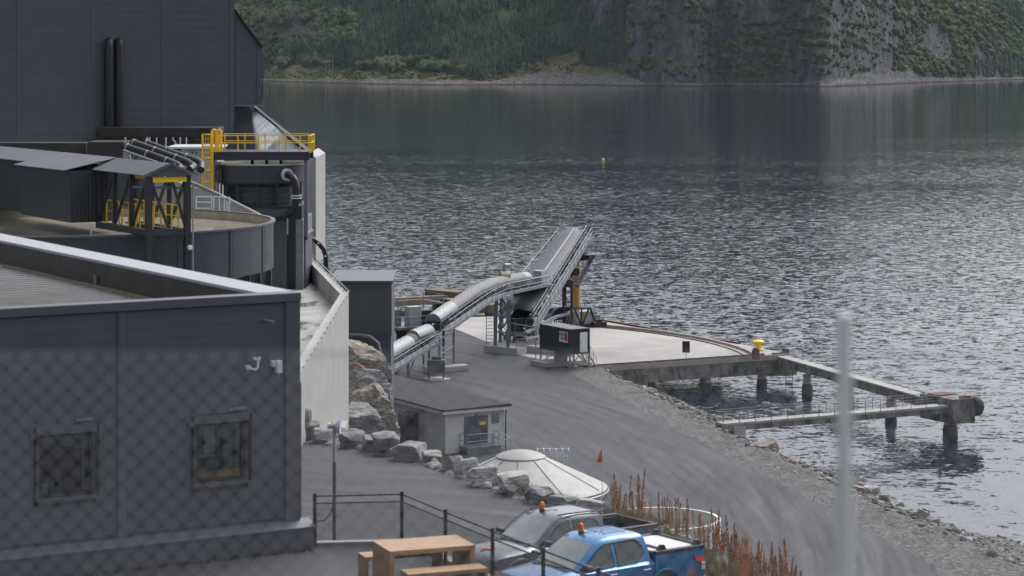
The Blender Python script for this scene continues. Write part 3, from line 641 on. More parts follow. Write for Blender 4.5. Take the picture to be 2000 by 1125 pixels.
for sgn in (1, -1):
    MB().beam(WA+wn*.55*sgn-ZU*.36, WB+wn*.55*sgn-ZU*.36, .3, .5).build('girder', M['oldconc'], o, world=True)
    MB().rail([WA+wn*.7*sgn+ZU*.11, WB+wn*.7*sgn+ZU*.11-wd*.8], 1.05, 1.7, .028, (.5,), pr=.035).build('handrail', M['galvd'], o, world=True)
MB().obox(WA+wd*1.6+Vector((0,0,-2.2)), wd*.6, wn*.95, 1.95).build('abutment', M['concrete2'], o, world=True)
q = WB-wd*1.0+wn*.7; tag(MB().path([q+Vector((0,0,1.0)), q+Vector((.05,-.05,.6)), q+Vector((-.05,0,.25)), q+Vector((.08,0,.5)), q+Vector((.04,0,.95))], .09, 6).build('rope_bundle', mat('green_rope', (.05,.26,.19), .9), origin=q), 'green rope bundle hung on the footbridge rail next to the block', 'rope')
q = G(1541,716,2.6); o = thing('rope_ladder', 'dark rope ladder with small tyres hanging from the mooring beam to the water', 'ladder', Vector((q.x, q.y, 0)))
for x in (-.35, .35): MB().path([(x,0,2.7),(x*1.02,.03,1.4),(x,0,-.4)], .035, 5).build('rope', M['black'], o)
for k in range(6): MB().tube((-.36,0,.1+.45*k),(.36,0,.1+.45*k),.03,5).build('rung', M['black'], o)
b = MB().lathe((0,0,.75), [(.18,-.1),(.34,-.1),(.36,.1),(.18,.1)], 14); b.build('small_tyre', M['rubber'], o)
# old pier behind the conveyors
o = thing('old_pier', 'weathered brown concrete pier remains standing in the water behind the conveyors', 'pier', (P(766,585,318).x, 318, 0))
def pbeam(a, b, w, h, nm): MB().beam(a, b, w, h).build(nm, M['pier'], o, world=True)
M['pier'] = mat('brown_pier_concrete', (.17,.13,.085), .9, var=.4, scale=.6, streak=.5, bump=.4, bscale=5, bdist=.05)
pbeam(P(700,594,318), P(870,584,334), 1.3, 1.1, 'beam'); pbeam(P(842,572,338), P(902,578,334), 2.6, 1.2, 'cap_block'); pbeam(P(868,590,330), P(962,603,324), 1.6, 1.1, 'beam')
for px, py, Y in ((790,615,320),(853,600,334),(920,612,327),(955,614,325)):
    q = P(px, py, Y); MB().lathe((q.x, q.y, -4), [(.62,0),(.62,6.4)], 14, True).build('pile', M['pier'], o, world=True, smooth=50)

# site container on stilts
NC = G(1113,722,ZQ)+Vector((0,0,0)); s = thing('site_container', 'dark site cabin container raised on steel legs with white door and signboard', 'container', NC, AX)
L_, W_ = 6.1, 2.45; z0 = 1.55; z1 = 4.15
def corrug(x0, x1, y, z0, z1, axis, pitch=.28, dep=.035):
    b = MB(); n = int(abs(x1-x0)/pitch); pts = []
    for i in range(n):
        for q, e in ((0, 0), (.35, 0), (.5, dep), (.85, dep)): pts.append((x0+(x1-x0)*(i+q)/n, e))
    pts.append((x1, 0)); vs = []
    for x, e in pts:
        p = (x, y+e) if axis == 'x' else (y+e, x); vs += [(p[0], p[1], z0), (p[0], p[1], z1)]
    return b.add(vs, [(2*i, 2*i+2, 2*i+3, 2*i+1) for i in range(len(pts)-1)])
M['cont'] = mat('container_paint', (.035,.042,.050), .42, var=.12, scale=2)
b = MB().bx(.06, W_-.06, .08, L_-.06, z0+.05, z1-.05)
b.build('body', M['cont'], s)
for nm, bb in (('long_wall', corrug(0.1, L_-.1, 0, z0+.14, z1-.12, 'y')), ('long_wall', corrug(.1, L_-.1, W_-.035, z0+.14, z1-.12, 'y')), ('end_wall', corrug(.1, W_-.1, .02, z0+.14, z1-.12, 'x', .22))): bb.build(nm, M['cont'], s)
fr = MB()
for x in (0, W_-.1):
    for y in (0, L_-.1): fr.bx(x, x+.1, y, y+.1, z0, z1-.002)
for z in (z0, z1-.12):
    for x in (0, W_-.1): fr.bx(x+.001, x+.099, .1, L_-.1, z+.001, z+.119)
    for y in (0, L_-.1): fr.bx(.1, W_-.1, y+.001, y+.099, z+.001, z+.119)
fr.build('frame', M['cont'], s); MB().bx(.02, W_-.02, .02, L_-.02, z1-.06, z1+.03).build('roof', M['trim'], s)
dr = MB().bx(1.22, 2.12, -.05, .0, z0+.17, z1-.36)  .build('door', mat('door_white', (.85,.85,.85), .5, var=.03), s); MB().bx(1.28, 1.33, -.09, -.05, z0+1.1, z0+1.22).build('handle', M['black'], dr)
sg = MB().bx(-.05, -.02, .35, 2.05, z0+1.18, z1-.32).build('signboard', mat('sign_white', (.72,.72,.72), .5, var=.04), s)
MB().bx(-.062, -.052, .46, .92, z0+1.40, z1-.42).build('red_square', M['red'], sg)
M['ink'] = mat('black_ink', (.02,.02,.02), .6)
for i, (tx, zz, sz) in enumerate((('NORDIC', z0+1.86, .36), ('BULK', z0+1.46, .36))):
    cu = bpy.data.curves.new('lettering', 'FONT'); cu.body = tx; cu.size = sz; cu.extrude = .003; cu.align_x = 'RIGHT'; cu.offset = .012; cu.materials.append(M['ink'])
    tmp = bpy.data.objects.new('lettering_tmp', cu); COL.objects.link(tmp); bpy.context.view_layer.update(); lm = bpy.data.meshes.new_from_object(tmp.evaluated_get(bpy.context.evaluated_depsgraph_get())); bpy.data.objects.remove(tmp); lm.materials.clear(); lm.materials.append(M['ink']); ob = bpy.data.objects.new('lettering', lm); COL.objects.link(ob); ob.parent = sg; ob.rotation_euler = (math.pi/2, 0, -math.pi/2); ob.location = (-.056, .98, zz); ob.scale = (.78, 1, 1)
for x in (.08, W_-.08):
    for y in (.1, L_/2, L_-.1): MB().bx(x-.07, x+.07, y-.07, y+.07, .02, z0-.001).build('leg', M['galv'], s); 
b = MB()
for x in (.08, W_-.08): b.beam((x, .1, .1), (x, L_/2, z0-.1), .07, .07).beam((x, L_-.1, .1), (x, L_/2, z0-.1), .07, .07)
b.beam((.08, .1, .2), (W_/2, .1, z0-.1), .08, .08).beam((W_-.08, .1, .2), (W_/2, .1, z0-.1), .08, .08).build('brace', M['galv'], s)
st = MB()
for k in range(6): st.bx(W_+.1, W_+.95, 1.9-k*.3, 2.15-k*.3, z0-.1-.26*k, z0-.05-.26*k)
st.beam((W_+.1, 2.1, z0), (W_+.1, .2, 0), .05, .2).beam((W_+.95, 2.1, z0), (W_+.95, .2, 0), .05, .2).bx(W_, W_+1, 2.0, 3.1, z0-.06, z0).build('stair', M['galvd'], s)
MB().rail([(W_+.95, 3.1, z0), (W_+.95, 2.1, z0), (W_+.95, .2, .05)], 1.05, .9, .025).rail([(W_+.1, 2.1, z0), (W_+.1, .2, .05)], 1.05, .9, .025).build('stair_rail', M['galvd'], s)
MB().beam((.3, -.2, .55), (3.4, .4, .08), .3, .06).build('cable_tray', M['black'], s)
pb = G(1091,703,ZQ); sl_ = G(1092,712,ZQ)
o = tag(MB().obox(sl_+Vector((0,0,0)), U*2.6, V*1.5, .45).build('concrete_slab', M['concrete2'], origin=sl_, bevel=.03), 'low stained concrete slab under the small block beside the container', 'slab')
bq = G(1095,706,ZQ+.45); o = tag(MB().obox(bq, U*.55, V*.5, .95).build('concrete_block', M['concrete'], origin=bq, bevel=.03), 'small square concrete block carrying the red cones', 'concrete block')
cn = bq+Vector((0,0,.95)); o = thing('traffic_cone', 'leaning stack of red and white traffic cones on the concrete block', 'traffic cone', cn)
MB().bx(-.24,.24,-.24,.24,0,.05).lathe((0,0,.05), [(.19,0),(.13,.35)], 14).lathe((0,0,.66), [(.16,0),(.05,.5),(.02,.52)], 14, True).build('cone', M['red'], o); MB().lathe((0,0,.05), [(.132,.35),(.17,.52),(.165,.6)], 14).lathe((0,0,.9), [(.118,0),(.095,.15)], 14).build('white_band', M['white'], o)
g = G(1021,705,ZQ); o = thing('steel_frame', 'thin grey pipe frame standing between the tower base and the container', 'frame', g)
MB().path([(-.9,0,0),(-.6,.2,2.3),(1.4,.9,2.3)], .04).tube((1.4,.9,0),(1.4,.9,2.3),.05).tube((2.6,-.6,0),(2.6,-.6,3.4),.06).path([(2.6,-.6,3.35),(-1.2,1.4,3.9)], .05).build('pipes', M['galv'], o)
# ---------------------------------------------------------------- conveyors and ship loader
M['cover'] = ribbed('belt_cover_sheet', (.20,.20,.195), .7, 'X', .35, .015, var=.1)
M['cover_new'] = ribbed('bright_cover_sheet', (.29,.30,.32), .5, 'X', .35, .015, var=.06)
M['sheet'] = mat('loader_cover_sheet', (.088,.093,.102), .6, .1, var=.1, scale=1.2, streak=.15)
def axes(a, b):
    d = (b-a).normalized(); r = d.cross(ZU).normalized(); n = r.cross(d).normalized(); return d, r, n
def half_cover(a, b, w, rise, n=9):
    d, r, u = axes(a, b); k = []
    for p in (a, b): k.append([p+r*(w/2*math.cos(math.pi*i/n))+u*(rise*math.sin(math.pi*i/n)) for i in range(n+1)])
    return k
def cover(name, pts, w, rise, mt, parent):
    """arched sheet over a belt, following the belt line"""
    rings = []
    for i, p in enumerate(pts):
        q = pts[min(i+1, len(pts)-1)]; o = pts[max(i-1, 0)]; d = (q-o).normalized(); r = d.cross(ZU).normalized(); u = r.cross(d)
        rings.append([p+r*(w/2*math.cos(math.pi*k/10))+u*(rise*math.sin(math.pi*k/10)) for k in range(11)])
    b = MB(); b.loft(rings, cap=True, closed=False); o = b.build(name, mt, parent, world=True, smooth=40)
    m = o.modifiers.new('thick', 'SOLIDIFY'); m.thickness = .04; return o
def gallery(pts, parent, w=1.5, hgt=.8, side=1, walk=.9, cut=1.1):
    """truss with belt, walkway and handrail along the side towards the yard"""
    for s_ in (-1, 1):
        b = MB(); b2 = MB()
        for a, c in zip(pts, pts[1:]):
            d, r, n = axes(a, c); o = r*s_*w/2; L = (c-a).length; k = max(1, round(L/cut))
            b.beam(a+o, c+o, .12, .12).beam(a+o-ZU*hgt, c+o-ZU*hgt, .14, .16)
            for i in range(k+1):
                q = a.lerp(c, i/k)+o; b.beam(q, q-ZU*hgt, .08, .08)
                if i < k: e = a.lerp(c, (i+1)/k)+o; b2.beam(q-ZU*(hgt if i % 2 else 0), e-ZU*(0 if i % 2 else hgt), .07, .07)
        x = b.build('side_truss', M['galv'], parent, world=True); b2.build('diagonals', M['galvd'], x, world=False)
        for v in x.children[0].data.vertices: v.co -= parent.location
    b = MB()
    for a, c in zip(pts, pts[1:]): b.beam(a-ZU*.12, c-ZU*.12, w-.3, .1).beam(a-ZU*(hgt-.1), c-ZU*(hgt-.1), w-.3, .08)
    b.build('belt', M['rubber'], parent, world=True)
    b = MB(); rr = MB()
    foot = []
    for a, c in zip(pts, pts[1:]):
        d, r, n = axes(a, c); o = r*side*(w/2+walk/2+.08)-ZU*(hgt-.1); b.beam(a+o, c+o, walk, .07)
        o2 = r*side*(w/2+walk+.06)-ZU*(hgt-.1); b.beam(a+o2, c+o2, .06, .3)
        if not foot: foot.append(a+o2)
        foot.append(c+o2)
    b.build('walkway', M['galvd'], parent, world=True)
    rr.rail(foot, 1.1, 1.6, .03, (.5,)); rr.build('handrail', M['galv'], parent, world=True)
Ya = lambda px: 243+(px-800)*(24/190)
a0 = P(700,727,231); a1 = P(806,664,244); a2 = P(834,651,246.5)
t = thing('low_conveyor', 'silver covered belt conveyor climbing out from behind the dark tower', 'conveyor', Vector((a1.x, a1.y, ZQ)))
gallery([a0, a1, a2], t, 1.7, .95)
cover('bright_cover', [a0, a0.lerp(a1, .5), a0.lerp(a1, .9)], 1.7, .75, M['cover_new'], t)
cover('bright_hood', [a1+Vector((0,0,.15)), a2+Vector((.1,.2,.1))], 1.75, .85, M['cover_new'], t)
cover('dark_collar', [a0.lerp(a1, .9), a1+Vector((0,0,.05))], 1.6, .7, M['pier'], t)
for px, py, Y in ((773,756,238),(797,745,241.5)):
    p = P(px, 700, Y); p.z = ZQ; tp = a0.lerp(a1, (Y-231)/13); MB().beam(p, Vector((p.x, p.y, tp.z-.95)), .3, .3).build('leg', M['galvd'], t, world=True)
p = G(797,745,ZQ); MB().beam(p+ZU*.2, p+Vector((.9,1.6,3.2)), .12, .12).build('brace', M['galvd'], t, world=True); MB().beam(p+ZU*2.6, p+Vector((-1.3,-1.5,.6)), .1, .1).build('brace', M['galvd'], t, world=True)
b0 = P(846,628,247.5); b1 = P(880,604,251.6); b2 = P(930,570,258.5); b3 = P(960,557,263); b4 = P(1042,540,273)
t = thing('main_conveyor', 'long grey covered belt conveyor bending from steep to level above the yard', 'conveyor', Vector((b1.x, b1.y, ZQ)))
gallery([b0, b1, b2, b3, b4], t, 1.7, 1.0)
cover('bright_cover', [b0, b1], 1.8, .85, M['cover_new'], t)
cover('grey_cover', [b1, b2, b2.lerp(b3, .5), b3, b3.lerp(b4, .4), b3.lerp(b4, .68)], 1.72, .78, M['cover'], t)
cover('bright_end_cover', [b3.lerp(b4, .68), b3.lerp(b4, .8)], 1.7, .74, M['cover_new'], t)
# head platform of the conveyor
d_, r_, n_ = axes(b3, b4); hp = b4+d_*.6-ZU*.95
MB().obox(hp-ZU*.1, d_*1.6, r_*1.5, .1).build('head_platform', M['galvd'], t, world=True)
MB().rail([hp+d_*1.6+r_*1.5, hp+d_*1.6-r_*1.5, hp-d_*1.6-r_*1.5], 1.1, 1.0, .03).rail([hp-d_*1.4+r_*1.5, hp+d_*1.6+r_*1.5], 1.1, 1, .03).build('head_rail', M['galv'], t, world=True)
MB().obox(hp+d_*1.0, d_*.55, r_*.5, 1.5).build('chute_box', M['greybox'], t, world=True)
ch = P(1021,572,272.5); MB().obox(ch+Vector((0,0,-1.0)), d_*.9, r_*.75, 2.0).obox(ch+Vector((0,0,-1.7)), d_*.6, r_*.5, .7).build('discharge_chute', M['black'], t, world=True)
fr = b4+Vector((-2.9,-4.2,.9)); q = P(985,538,266)
o = MB(); o.tube(q-U*.55, q+U*.55, .5, 18); o.build('fan_motor', mat('cream_motor', (.42,.39,.32), .5), t, world=True, smooth=40)
MB().tube(q+ZU*.4, q+ZU*1.1, .2, 10).tube(q+ZU*1.1, q+ZU*1.1+U*.7, .22, 10).build('fan_duct', M['galv'], t, world=True)
# trestle under the conveyor
q = G(858,734,ZQ); q2 = G(886,715,ZQ)
t2 = thing('conveyor_trestle', 'grey braced steel trestle holding the conveyor above two concrete footings', 'trestle', q)
q3 = q+Vector((-1.2, 4.2, 0))
lz = lambda p: b0.z+(b1.z-b0.z)*((p.y-b0.y)/(b1.y-b0.y))-1.05
for p in (q, q2, q3): MB().beam(Vector((p.x, p.y, ZQ+.3)), Vector((p.x, p.y, max(7.0, lz(p)))), .24, .24, Vector((0,1,0))).build('leg', M['galv'] if p is not q3 else M['pier'], t2, world=True)
b = MB(); m_ = q.lerp(q2, .5)
for z0_, z1_ in ((4.0, 5.6), (5.6, 7.2)):
    b.beam(Vector((q.x,q.y,z1_)), Vector((q2.x,q2.y,z1_)), .12, .12)
    if z0_ < 5: b.beam(Vector((q.x,q.y,z1_)), Vector((q2.x,q2.y,z0_)), .1, .1)
    else: b.beam(Vector((q.x,q.y,z0_)), Vector((q2.x,q2.y,z1_)), .1, .1)
b.build('brace', M['galv'], t2, world=True)
f1 = G(868,718,ZQ); MB().obox(G(872,725,ZQ), U*2.0+Vector((.3,.3,0)), V*.7, .55).build('footing', M['concrete'], t2, world=True, bevel=.04)
g = G(852,741,ZQ); o = thing('pump_skid', 'dark steel box on four short legs beneath the conveyor trestle', 'steel box', g)
MB().bx(-.9,.9,-.6,.6,.75,2.0).build('box', M['trim'], o, bevel=.04); MB().bx(-.4,.5,-.3,.3,2.0,2.3).build('motor', M['black'], o, bevel=.05)
for x in (-.75,.75):
    for y in (-.5,.5): MB().bx(x-.06,x+.06,y-.06,y+.06,.1,.75).build('leg', M['black'], o)
MB().obox((0,0,0), U*1.15, V*1.1, .1).build('base_slab', M['concrete'], o)
# electrical platform by the tower
c = P(802,634,252); t3 = thing('equipment_platform', 'railed steel platform with grey cabinets standing beside the dark tower', 'platform', Vector((c.x, c.y, ZQ)))
fz = c.z; hu, hv = U*2.7, V*2.2; cc = Vector((c.x, c.y, fz-.25))
MB().obox(cc, hu, hv, .25).build('floor', M['galvd'], t3, world=True)
cr = [cc+ZU*.25+hu*a+hv*b_ for a, b_ in ((-1,-1),(1,-1),(1,1),(-1,1))]
MB().rail(cr+[cr[0]], 1.1, 1.3, .03).build('handrail', M['galv'], t3, world=True)
for a, b_, w_, d2, h, mt, nm in ((-.05,-.35,.75,.5,2.0,'greybox','cabinet'),(.55,-.2,.6,.5,1.5,'bluegrey','cabinet'),(-.7,.1,.6,.6,1.7,'galvd','cabinet'),(-.72,.6,.35,.3,2.6,'white','small_tank')):
    MB().obox(cc+ZU*.25+hu*a+hv*b_, U*w_, V*d2, h).build(nm, M[mt], t3, world=True, bevel=.03)
up = [x+ZU*2.3 for x in cr]; 
for x in cr: MB().beam(x, x+ZU*3.1, .09, .09).build('post', M['galv'], t3, world=True)
MB().rail([up[1], up[2], up[3]], .9, 1.5, .025).beam(up[1], up[2], .2, .08).beam(up[3], up[2], .2, .08).build('upper_gallery', M['galv'], t3, world=True)
for x in cr: MB().beam(Vector((x.x, x.y, ZQ)), x-ZU*.25, .2, .2).build('leg', M['steel'], t3, world=True)
MB().beam(Vector((cr[0].x, cr[0].y, ZQ+.5)), cr[1]-ZU*.4, .12, .12).build('brace', M['steel'], t3, world=True)
h0 = cc+hu*.05-hv*.2-ZU*.02; b = MB()
b.loft([[h0+U*x*1.75+V*y*1.3 for x, y in ((-1,-1),(1,-1),(1,1),(-1,1))], [h0+U*x*1.1+V*y*.8-ZU*1.6 for x, y in ((-1,-1),(1,-1),(1,1),(-1,1))]]); b.build('hopper', M['black'], t3, world=True)
# slewing tower
pv = G(993,682,ZQ)
blk = G(986,688,ZQ); o = thing('tower_footing', 'pale low concrete block wall under the slewing tower legs', 'footing', blk)
r1 = G(1010,694,ZQ); l1 = G(945,688,ZQ); ex = (r1-l1); ew = ex.normalized(); en = Vector((-ew.y, ew.x, 0))
MB().obox(l1+ex/2+en*.9, ex/2, en*.9, .75).build('block', M['concrete'], o, world=True, bevel=.03)
MB().obox(l1+ex+ew*2.4+en*2.6, ew*3.2, en*.3, .8).build('kerb_wall', M['concrete'], o, world=True, bevel=.03)
t4 = thing('slewing_tower', 'grey four-legged steel tower with inner stairs carrying the conveyor head', 'tower', Vector((blk.x, blk.y, ZQ)))
tops = b4.z-1.9
for px, py, z in ((967,675,.75),(992,678,.75),(977,668,.05),(1004,669,.05)):
    q = G(px, py, ZQ+z); MB().beam(q, Vector((q.x+.15, q.y+.2, 9.4)), .38, .38, Vector((0,1,0))).build('leg', M['galvd'], t4, world=True)
qa, qb = G(967,675,ZQ+.75), G(992,678,ZQ+.75)
b = MB()
for z in (5.8, 7.6): b.beam(Vector((qa.x,qa.y,z)), Vector((qb.x,qb.y,z)), .15, .18)
b.beam(Vector((qa.x-.9,qa.y,9.3)), Vector((qa.x,qa.y,7.2)), .14, .14).beam(Vector((qb.x+.9,qb.y,9.3)), Vector((qb.x,qb.y,7.4)), .14, .14).beam(Vector((qa.x,qa.y,9.3)), Vector((qb.x,qb.y,7.6)), .1, .1)
b.build('brace', M['galv'], t4, world=True)
b = MB(); sa = Vector((qa.x+.3, qa.y+.7, 0))
for f in range(3):
    for k in range(8):
        xx = .14*k if f % 2 else 1.0-.14*k; z = ZQ+.9+f*1.9+k*.23; b.obox(sa+Vector((xx+.1, 0, z)), Vector((.1,0,0)), Vector((0,.4,0)), .05)
    z = ZQ+.9+f*1.9; s0, s1 = (1.1, 0) if f % 2 == 0 else (0, 1.1)
    for y in (-.42, .42): b.beam(sa+Vector((s0+.05, y, z)), sa+Vector((s1+.05, y, z+1.84)), .05, .16); b.beam(sa+Vector((s0+.05, y, z+.95)), sa+Vector((s1+.05, y, z+2.8)), .04, .04)
b.build('stairs', M['galvd'], t4, world=True)
la = G(957,688,ZQ+.0); b = MB()
for x in (-.42, .42): b.beam(la+Vector((x,1.6,.75)), la+Vector((x,1.6,4.2)), .07, .07)
for k in range(9): b.beam(la+Vector((-.42,1.6,.9+.38*k)), la+Vector((.42,1.6,.9+.38*k)), .05, .05)
b.build('ladder', M['steel'], t4, world=True)
pc = G(1016,664,ZQ); pc = Vector((pc.x, pc.y, 0))
t5 = thing('ship_loader', 'big inclined grey ship loader boom with railings over the quay', 'ship loader', Vector((pc.x, pc.y, ZQ)))
MB().lathe((pc.x, pc.y, 0), [(1.5,5.2),(1.5,5.6),(1.35,5.65),(1.35,6.1),(1.9,6.15),(1.9,6.5)], 24, True).build('turntable', M['black'], t5, world=True, smooth=35)
for k in range(6):
    a = math.pi/6+k*math.pi/3; q = pc+Vector((1.25*math.cos(a), 1.25*math.sin(a), 0)); q2 = pc+Vector((1.9*math.cos(a+.35), 1.9*math.sin(a+.35), 0))
    MB().beam(q+ZU*5.2, q2+ZU*ZQ, .3, .3).build('pedestal_leg', M['galvd'], t5, world=True)
MB().tube(pc+ZU*ZQ, pc+ZU*5.2, .55, 14).build('centre_post', M['black'], t5, world=True)
lamp = P(1024,642,266); MB().lathe(lamp, [(.02,-.12),(.14,-.05),(.14,.08),(.02,.12)], 10).build('flood_lamp', M['white'], t5, world=True)
# boom axis
e0 = P(1010,606,268); e1 = P(1121,447,291.5); bd, br, bn = axes(e0, e1); LB = (e1-e0).length
def bp(s, r=0, u=0): return e0+bd*s+br*r+bn*u
# crowned cover sheet with a raised ridge seam
b = MB(); rings = []
for i in range(13):
    s = LB*i/12-.3; wl_, wr = 2.1-.6*i/12, 1.78-.55*i/12
    rings.append([bp(s, -wl_, -.25), bp(s, -wl_*.97, .02), bp(s, -.5, .28), bp(s, .35, .34), bp(s, wr*.97, .02), bp(s, wr, -.25)])
b.loft(rings, cap=False, closed=False)
o = b.build('cover_sheet', M['sheet'], t5, world=True, smooth=25); o.modifiers.new('thick', 'SOLIDIFY').thickness = .05
b = MB(); b.beam(bp(LB*.27, .28, .37), bp(LB*.97, .28, .37), .22, .05); b.build('ridge_strip', M['galv'], t5, world=True)
b = MB(); b.lathe((0,0,0), [(.01,0)], 3) if False else None
b.tube(bp(LB-.2, -1.1, -.1), bp(LB-.2, 1.05, -.1), .38, 16); b.build('head_drum', M['galvd'], t5, world=True, smooth=40)
for s_ in (-1, 1):
    b = MB(); b.beam(bp(-.5, s_*1.75, -.5), bp(LB, s_*1.25, -.5), .14, .18).beam(bp(-.5, s_*1.7, -1.9), bp(LB-1.5, s_*1.2, -1.5), .16, .2)
    k = 18
    for i in range(k):
        s = LB*i/k; s2 = LB*(i+1)/k; x = s_*(1.75-.5*i/k); b.beam(bp(s, x, -.5), bp(s2 if i % 2 else s, x, -1.85), .09, .09).beam(bp(s2 if i % 2 else s, x, -.5), bp(s if i % 2 else s2, x, -1.8), .08, .08)
    b.build('boom_truss', M['galvd'] if s_ < 0 else M['steel'], t5, world=True)
b = MB()
for i in range(9): s = 1+(LB-3)*i/8; b.tube(bp(s, -1.1, -1.6), bp(s, 1.1, -1.6), .16, 8)
b.build('return_rollers', M['black'], t5, world=True)
b = MB().beam(bp(0, 0, -1.0), bp(LB-.5, 0, -1.0), 2.0, .1); b.build('belt', M['rubber'], t5, world=True)
# mesh guard and walkway on the right, handrail on the left
b = MB(); b.beam(bp(0, 1.86, -.3), bp(LB, 1.3, -.3), .05, .7, bn); b.build('mesh_guard', M['black'], t5, world=True)
b = MB(); b.beam(bp(-1.5, 2.35, -1.2), bp(LB+.2, 1.75, -1.2), .65, .08, bn); 
b.beam(bp(-1.5, 2.7, -1.2), bp(LB+.2, 2.1, -1.2), .06, .3, bn); b.build('walkway', M['galvd'], t5, world=True)
rl = MB()
for off, hh in ((2.7, 0), ): rl.rail([bp(-1.5, off, -1.1), bp(LB+.4, off-.6, -1.1)], 1.15, 1.9, .04, (.5,))
rl.rail([bp(-1.0, 2.02, -.9), bp(LB+.4, 1.42, -.9)], 1.15, 1.9, .04, (.5,)); rl.build('handrail', M['galv'], t5, world=True)
rl = MB().rail([bp(LB*.42, -2.3, -.8), bp(LB*.97, -1.75, -.8)], 1.1, 1.6, .035, (.5,)).rail([bp(LB*.97, -1.75, -.8), bp(LB+.2, -1.5, -.5), bp(LB+.2, 1.75, -.9)], 1.5, 1.4, .03, (.5,))
rl.build('left_handrail', M['galv'], t5, world=True); MB().beam(bp(LB*.42, -2.0, -.85), bp(LB, -1.55, -.85), .7, .06, bn).build('left_walkway', M['galvd'], t5, world=True)
q = bp(LB+.1, -.2, 0); lp = MB().tube(q, q+ZU*1.3, .03, 6).build('lamp_pole', M['galv'], t5, world=True); MB().lathe(q+ZU*1.3-t5.location, [(.02,0),(.11,.03),(.10,.16),(.02,.2)], 10).build('warning_lamp', M['orange'], lp)
# foot platform at the tail of the boom
fp = P(1019,644,269); MB().obox(fp-ZU*.6, U*1.45, V*1.0, .5).build('tail_platform', M['galvd'], t5, world=True)
MB().obox(fp-ZU*.1, U*1.2, V*.8, 1.3).build('tail_box', M['black'], t5, world=True)
cr = [fp-ZU*.1+U*1.45*a+V*1.0*c for a, c in ((-1,1),(-1,-1),(1,-1),(1,.4))]; MB().rail(cr, 1.5, 1.3, .03, (.5,)).build('tail_rail', M['galv'], t5, world=True)
# radial arm from tower to wheel carriage
m0 = P(1026,650,263.5); m1 = P(1088,618,284); m2 = P(1117,612,289.5)
b = MB(); lo0, lo1 = P(1040,668,264), P(1112,645,289)
b.beam(m0, m1, .35, .3).beam(m1, m2, .35, .3).beam(P(1026,661,263.5), lo1, .3, .25); b.build('radial_arm', M['galvd'], t5, world=True)
b = MB(); k = 17
for i in range(1, k+1):
    f = i/k; a = m0.lerp(m1, f/.72) if f < .72 else m1.lerp(m2, (f-.72)/.28); c = P(1026,661,263.5).lerp(lo1, f)
    b.beam(a, c, .14, .14)
    if i % 2 and i < k: c2 = P(1026,661,263.5).lerp(lo1, (i+1)/k); b.beam(a, c2, .1, .1)
b.build('arm_struts', M['steel'], t5, world=True)
ac = P(1088,624,292); b = MB(); rings = []
for k in range(13):
    a = math.pi*k/12; rings.append([ac+U*(1.9*math.cos(a))+ZU*(1.75*math.sin(a))+V*y for y in (-1.6, 1.6)])
b.loft(rings, cap=False, closed=False); x = b.build('drum_hood', M['galvd'], t5, world=True, smooth=40); x.modifiers.new('thick', 'SOLIDIFY').thickness = .06
MB().obox(ac+V*.2, U*1.6, V*1.2, 1.5).build('winch', M['black'], t5, world=True)
# carriage legs, hydraulic column, service stairs
for px, Y in ((1100,288),(1116,287),(1104,293),(1119,292)):
    q = P(px, 640, Y); q.z = 5.2 if False else ZQ+.2; s = ((q-e0).dot(Vector((bd.x, bd.y, 0)).normalized()))/math.sqrt(1-bd.z**2); z = e0.z+bd.z*min(LB, max(0, s))-1.5
    MB().beam(q, Vector((q.x, q.y, z)), .26, .26, Vector((0,1,0))).build('carriage_leg', M['steel'], t5, world=True)
b = MB(); qa, qb = P(1100,590,288), P(1116,590,287); b.beam(qa, qb, .16, .16).beam(P(1100,612,288), P(1116,596,287), .12, .12).beam(P(1104,575,293), P(1119,598,292), .12, .12); b.build('leg_brace', M['steel'], t5, world=True)
q = P(1126,601,290); MB().tube(q-ZU*.2, q+ZU*4.6, .42, 16).build('hydraulic_column', M['ochre'], t5, world=True, smooth=40)
MB().tube(P(1126,628,290), q-ZU*.2, .45, 16).build('column_base', M['white'], t5, world=True, smooth=40)
b = MB(); 
for k in range(5): b.path([q+Vector((.5*math.cos(a), .5*math.sin(a)-.2, 3.0+.35*k)) for a in [2*math.pi*i/10 for i in range(10)]], .05, 5, True)
b.build('cage_rings', M['yellow'], t5, world=True)
MB().tube(P(1123,522,290), P(1121,500,290.5), .18, 8).tube(P(1129,520,290), P(1132,497,290), .18, 8).build('lift_cylinder', M['yellow'], t5, world=True)
for px, py, Y, r in ((1139,500,289,.75),(1107,552,284,.7),(1120,530,288,.6)):
    q = P(px, py, Y); MB().tube(q-U*.6, q+U*.6, r*.75, 12).obox(q-ZU*.5, U*.35, V*.5, .9).build('drive_motor', M['black'], t5, world=True, smooth=40)
cb = P(1115,645,285); MB().obox(P(1133,626,291)-ZU*.35, U*1.5, V*1.0, 1.5).build('ballast_block', M['concrete2'], t5, world=True)
ta, tb, tc, td = P(1117,638,287.5), P(1165,637,291), P(1153,602,290.5), P(1118,602,287.5)
b = MB().beam(ta, tb, .35, .35).beam(td, tc, .2, .2).beam(tc, tb, .2, .2).beam(P(1136,603,289), P(1136,637,289), .18, .18).beam(P(1122,603,288), P(1136,636,289), .16, .16).beam(P(1150,603,290), P(1137,636,289), .16, .16); b.build('carriage_frame', M['black'], t5, world=True)
for px in (1147, 1170):
    q = G(px, 633 if px < 1160 else 636, ZQ+.2); MB().tube(q-V*.15+ZU*.35, q+V*.15+ZU*.35, .42, 16).obox(q-ZU*.05, U*.9, V*.35, .5).build('bogie', M['black'], t5, world=True)
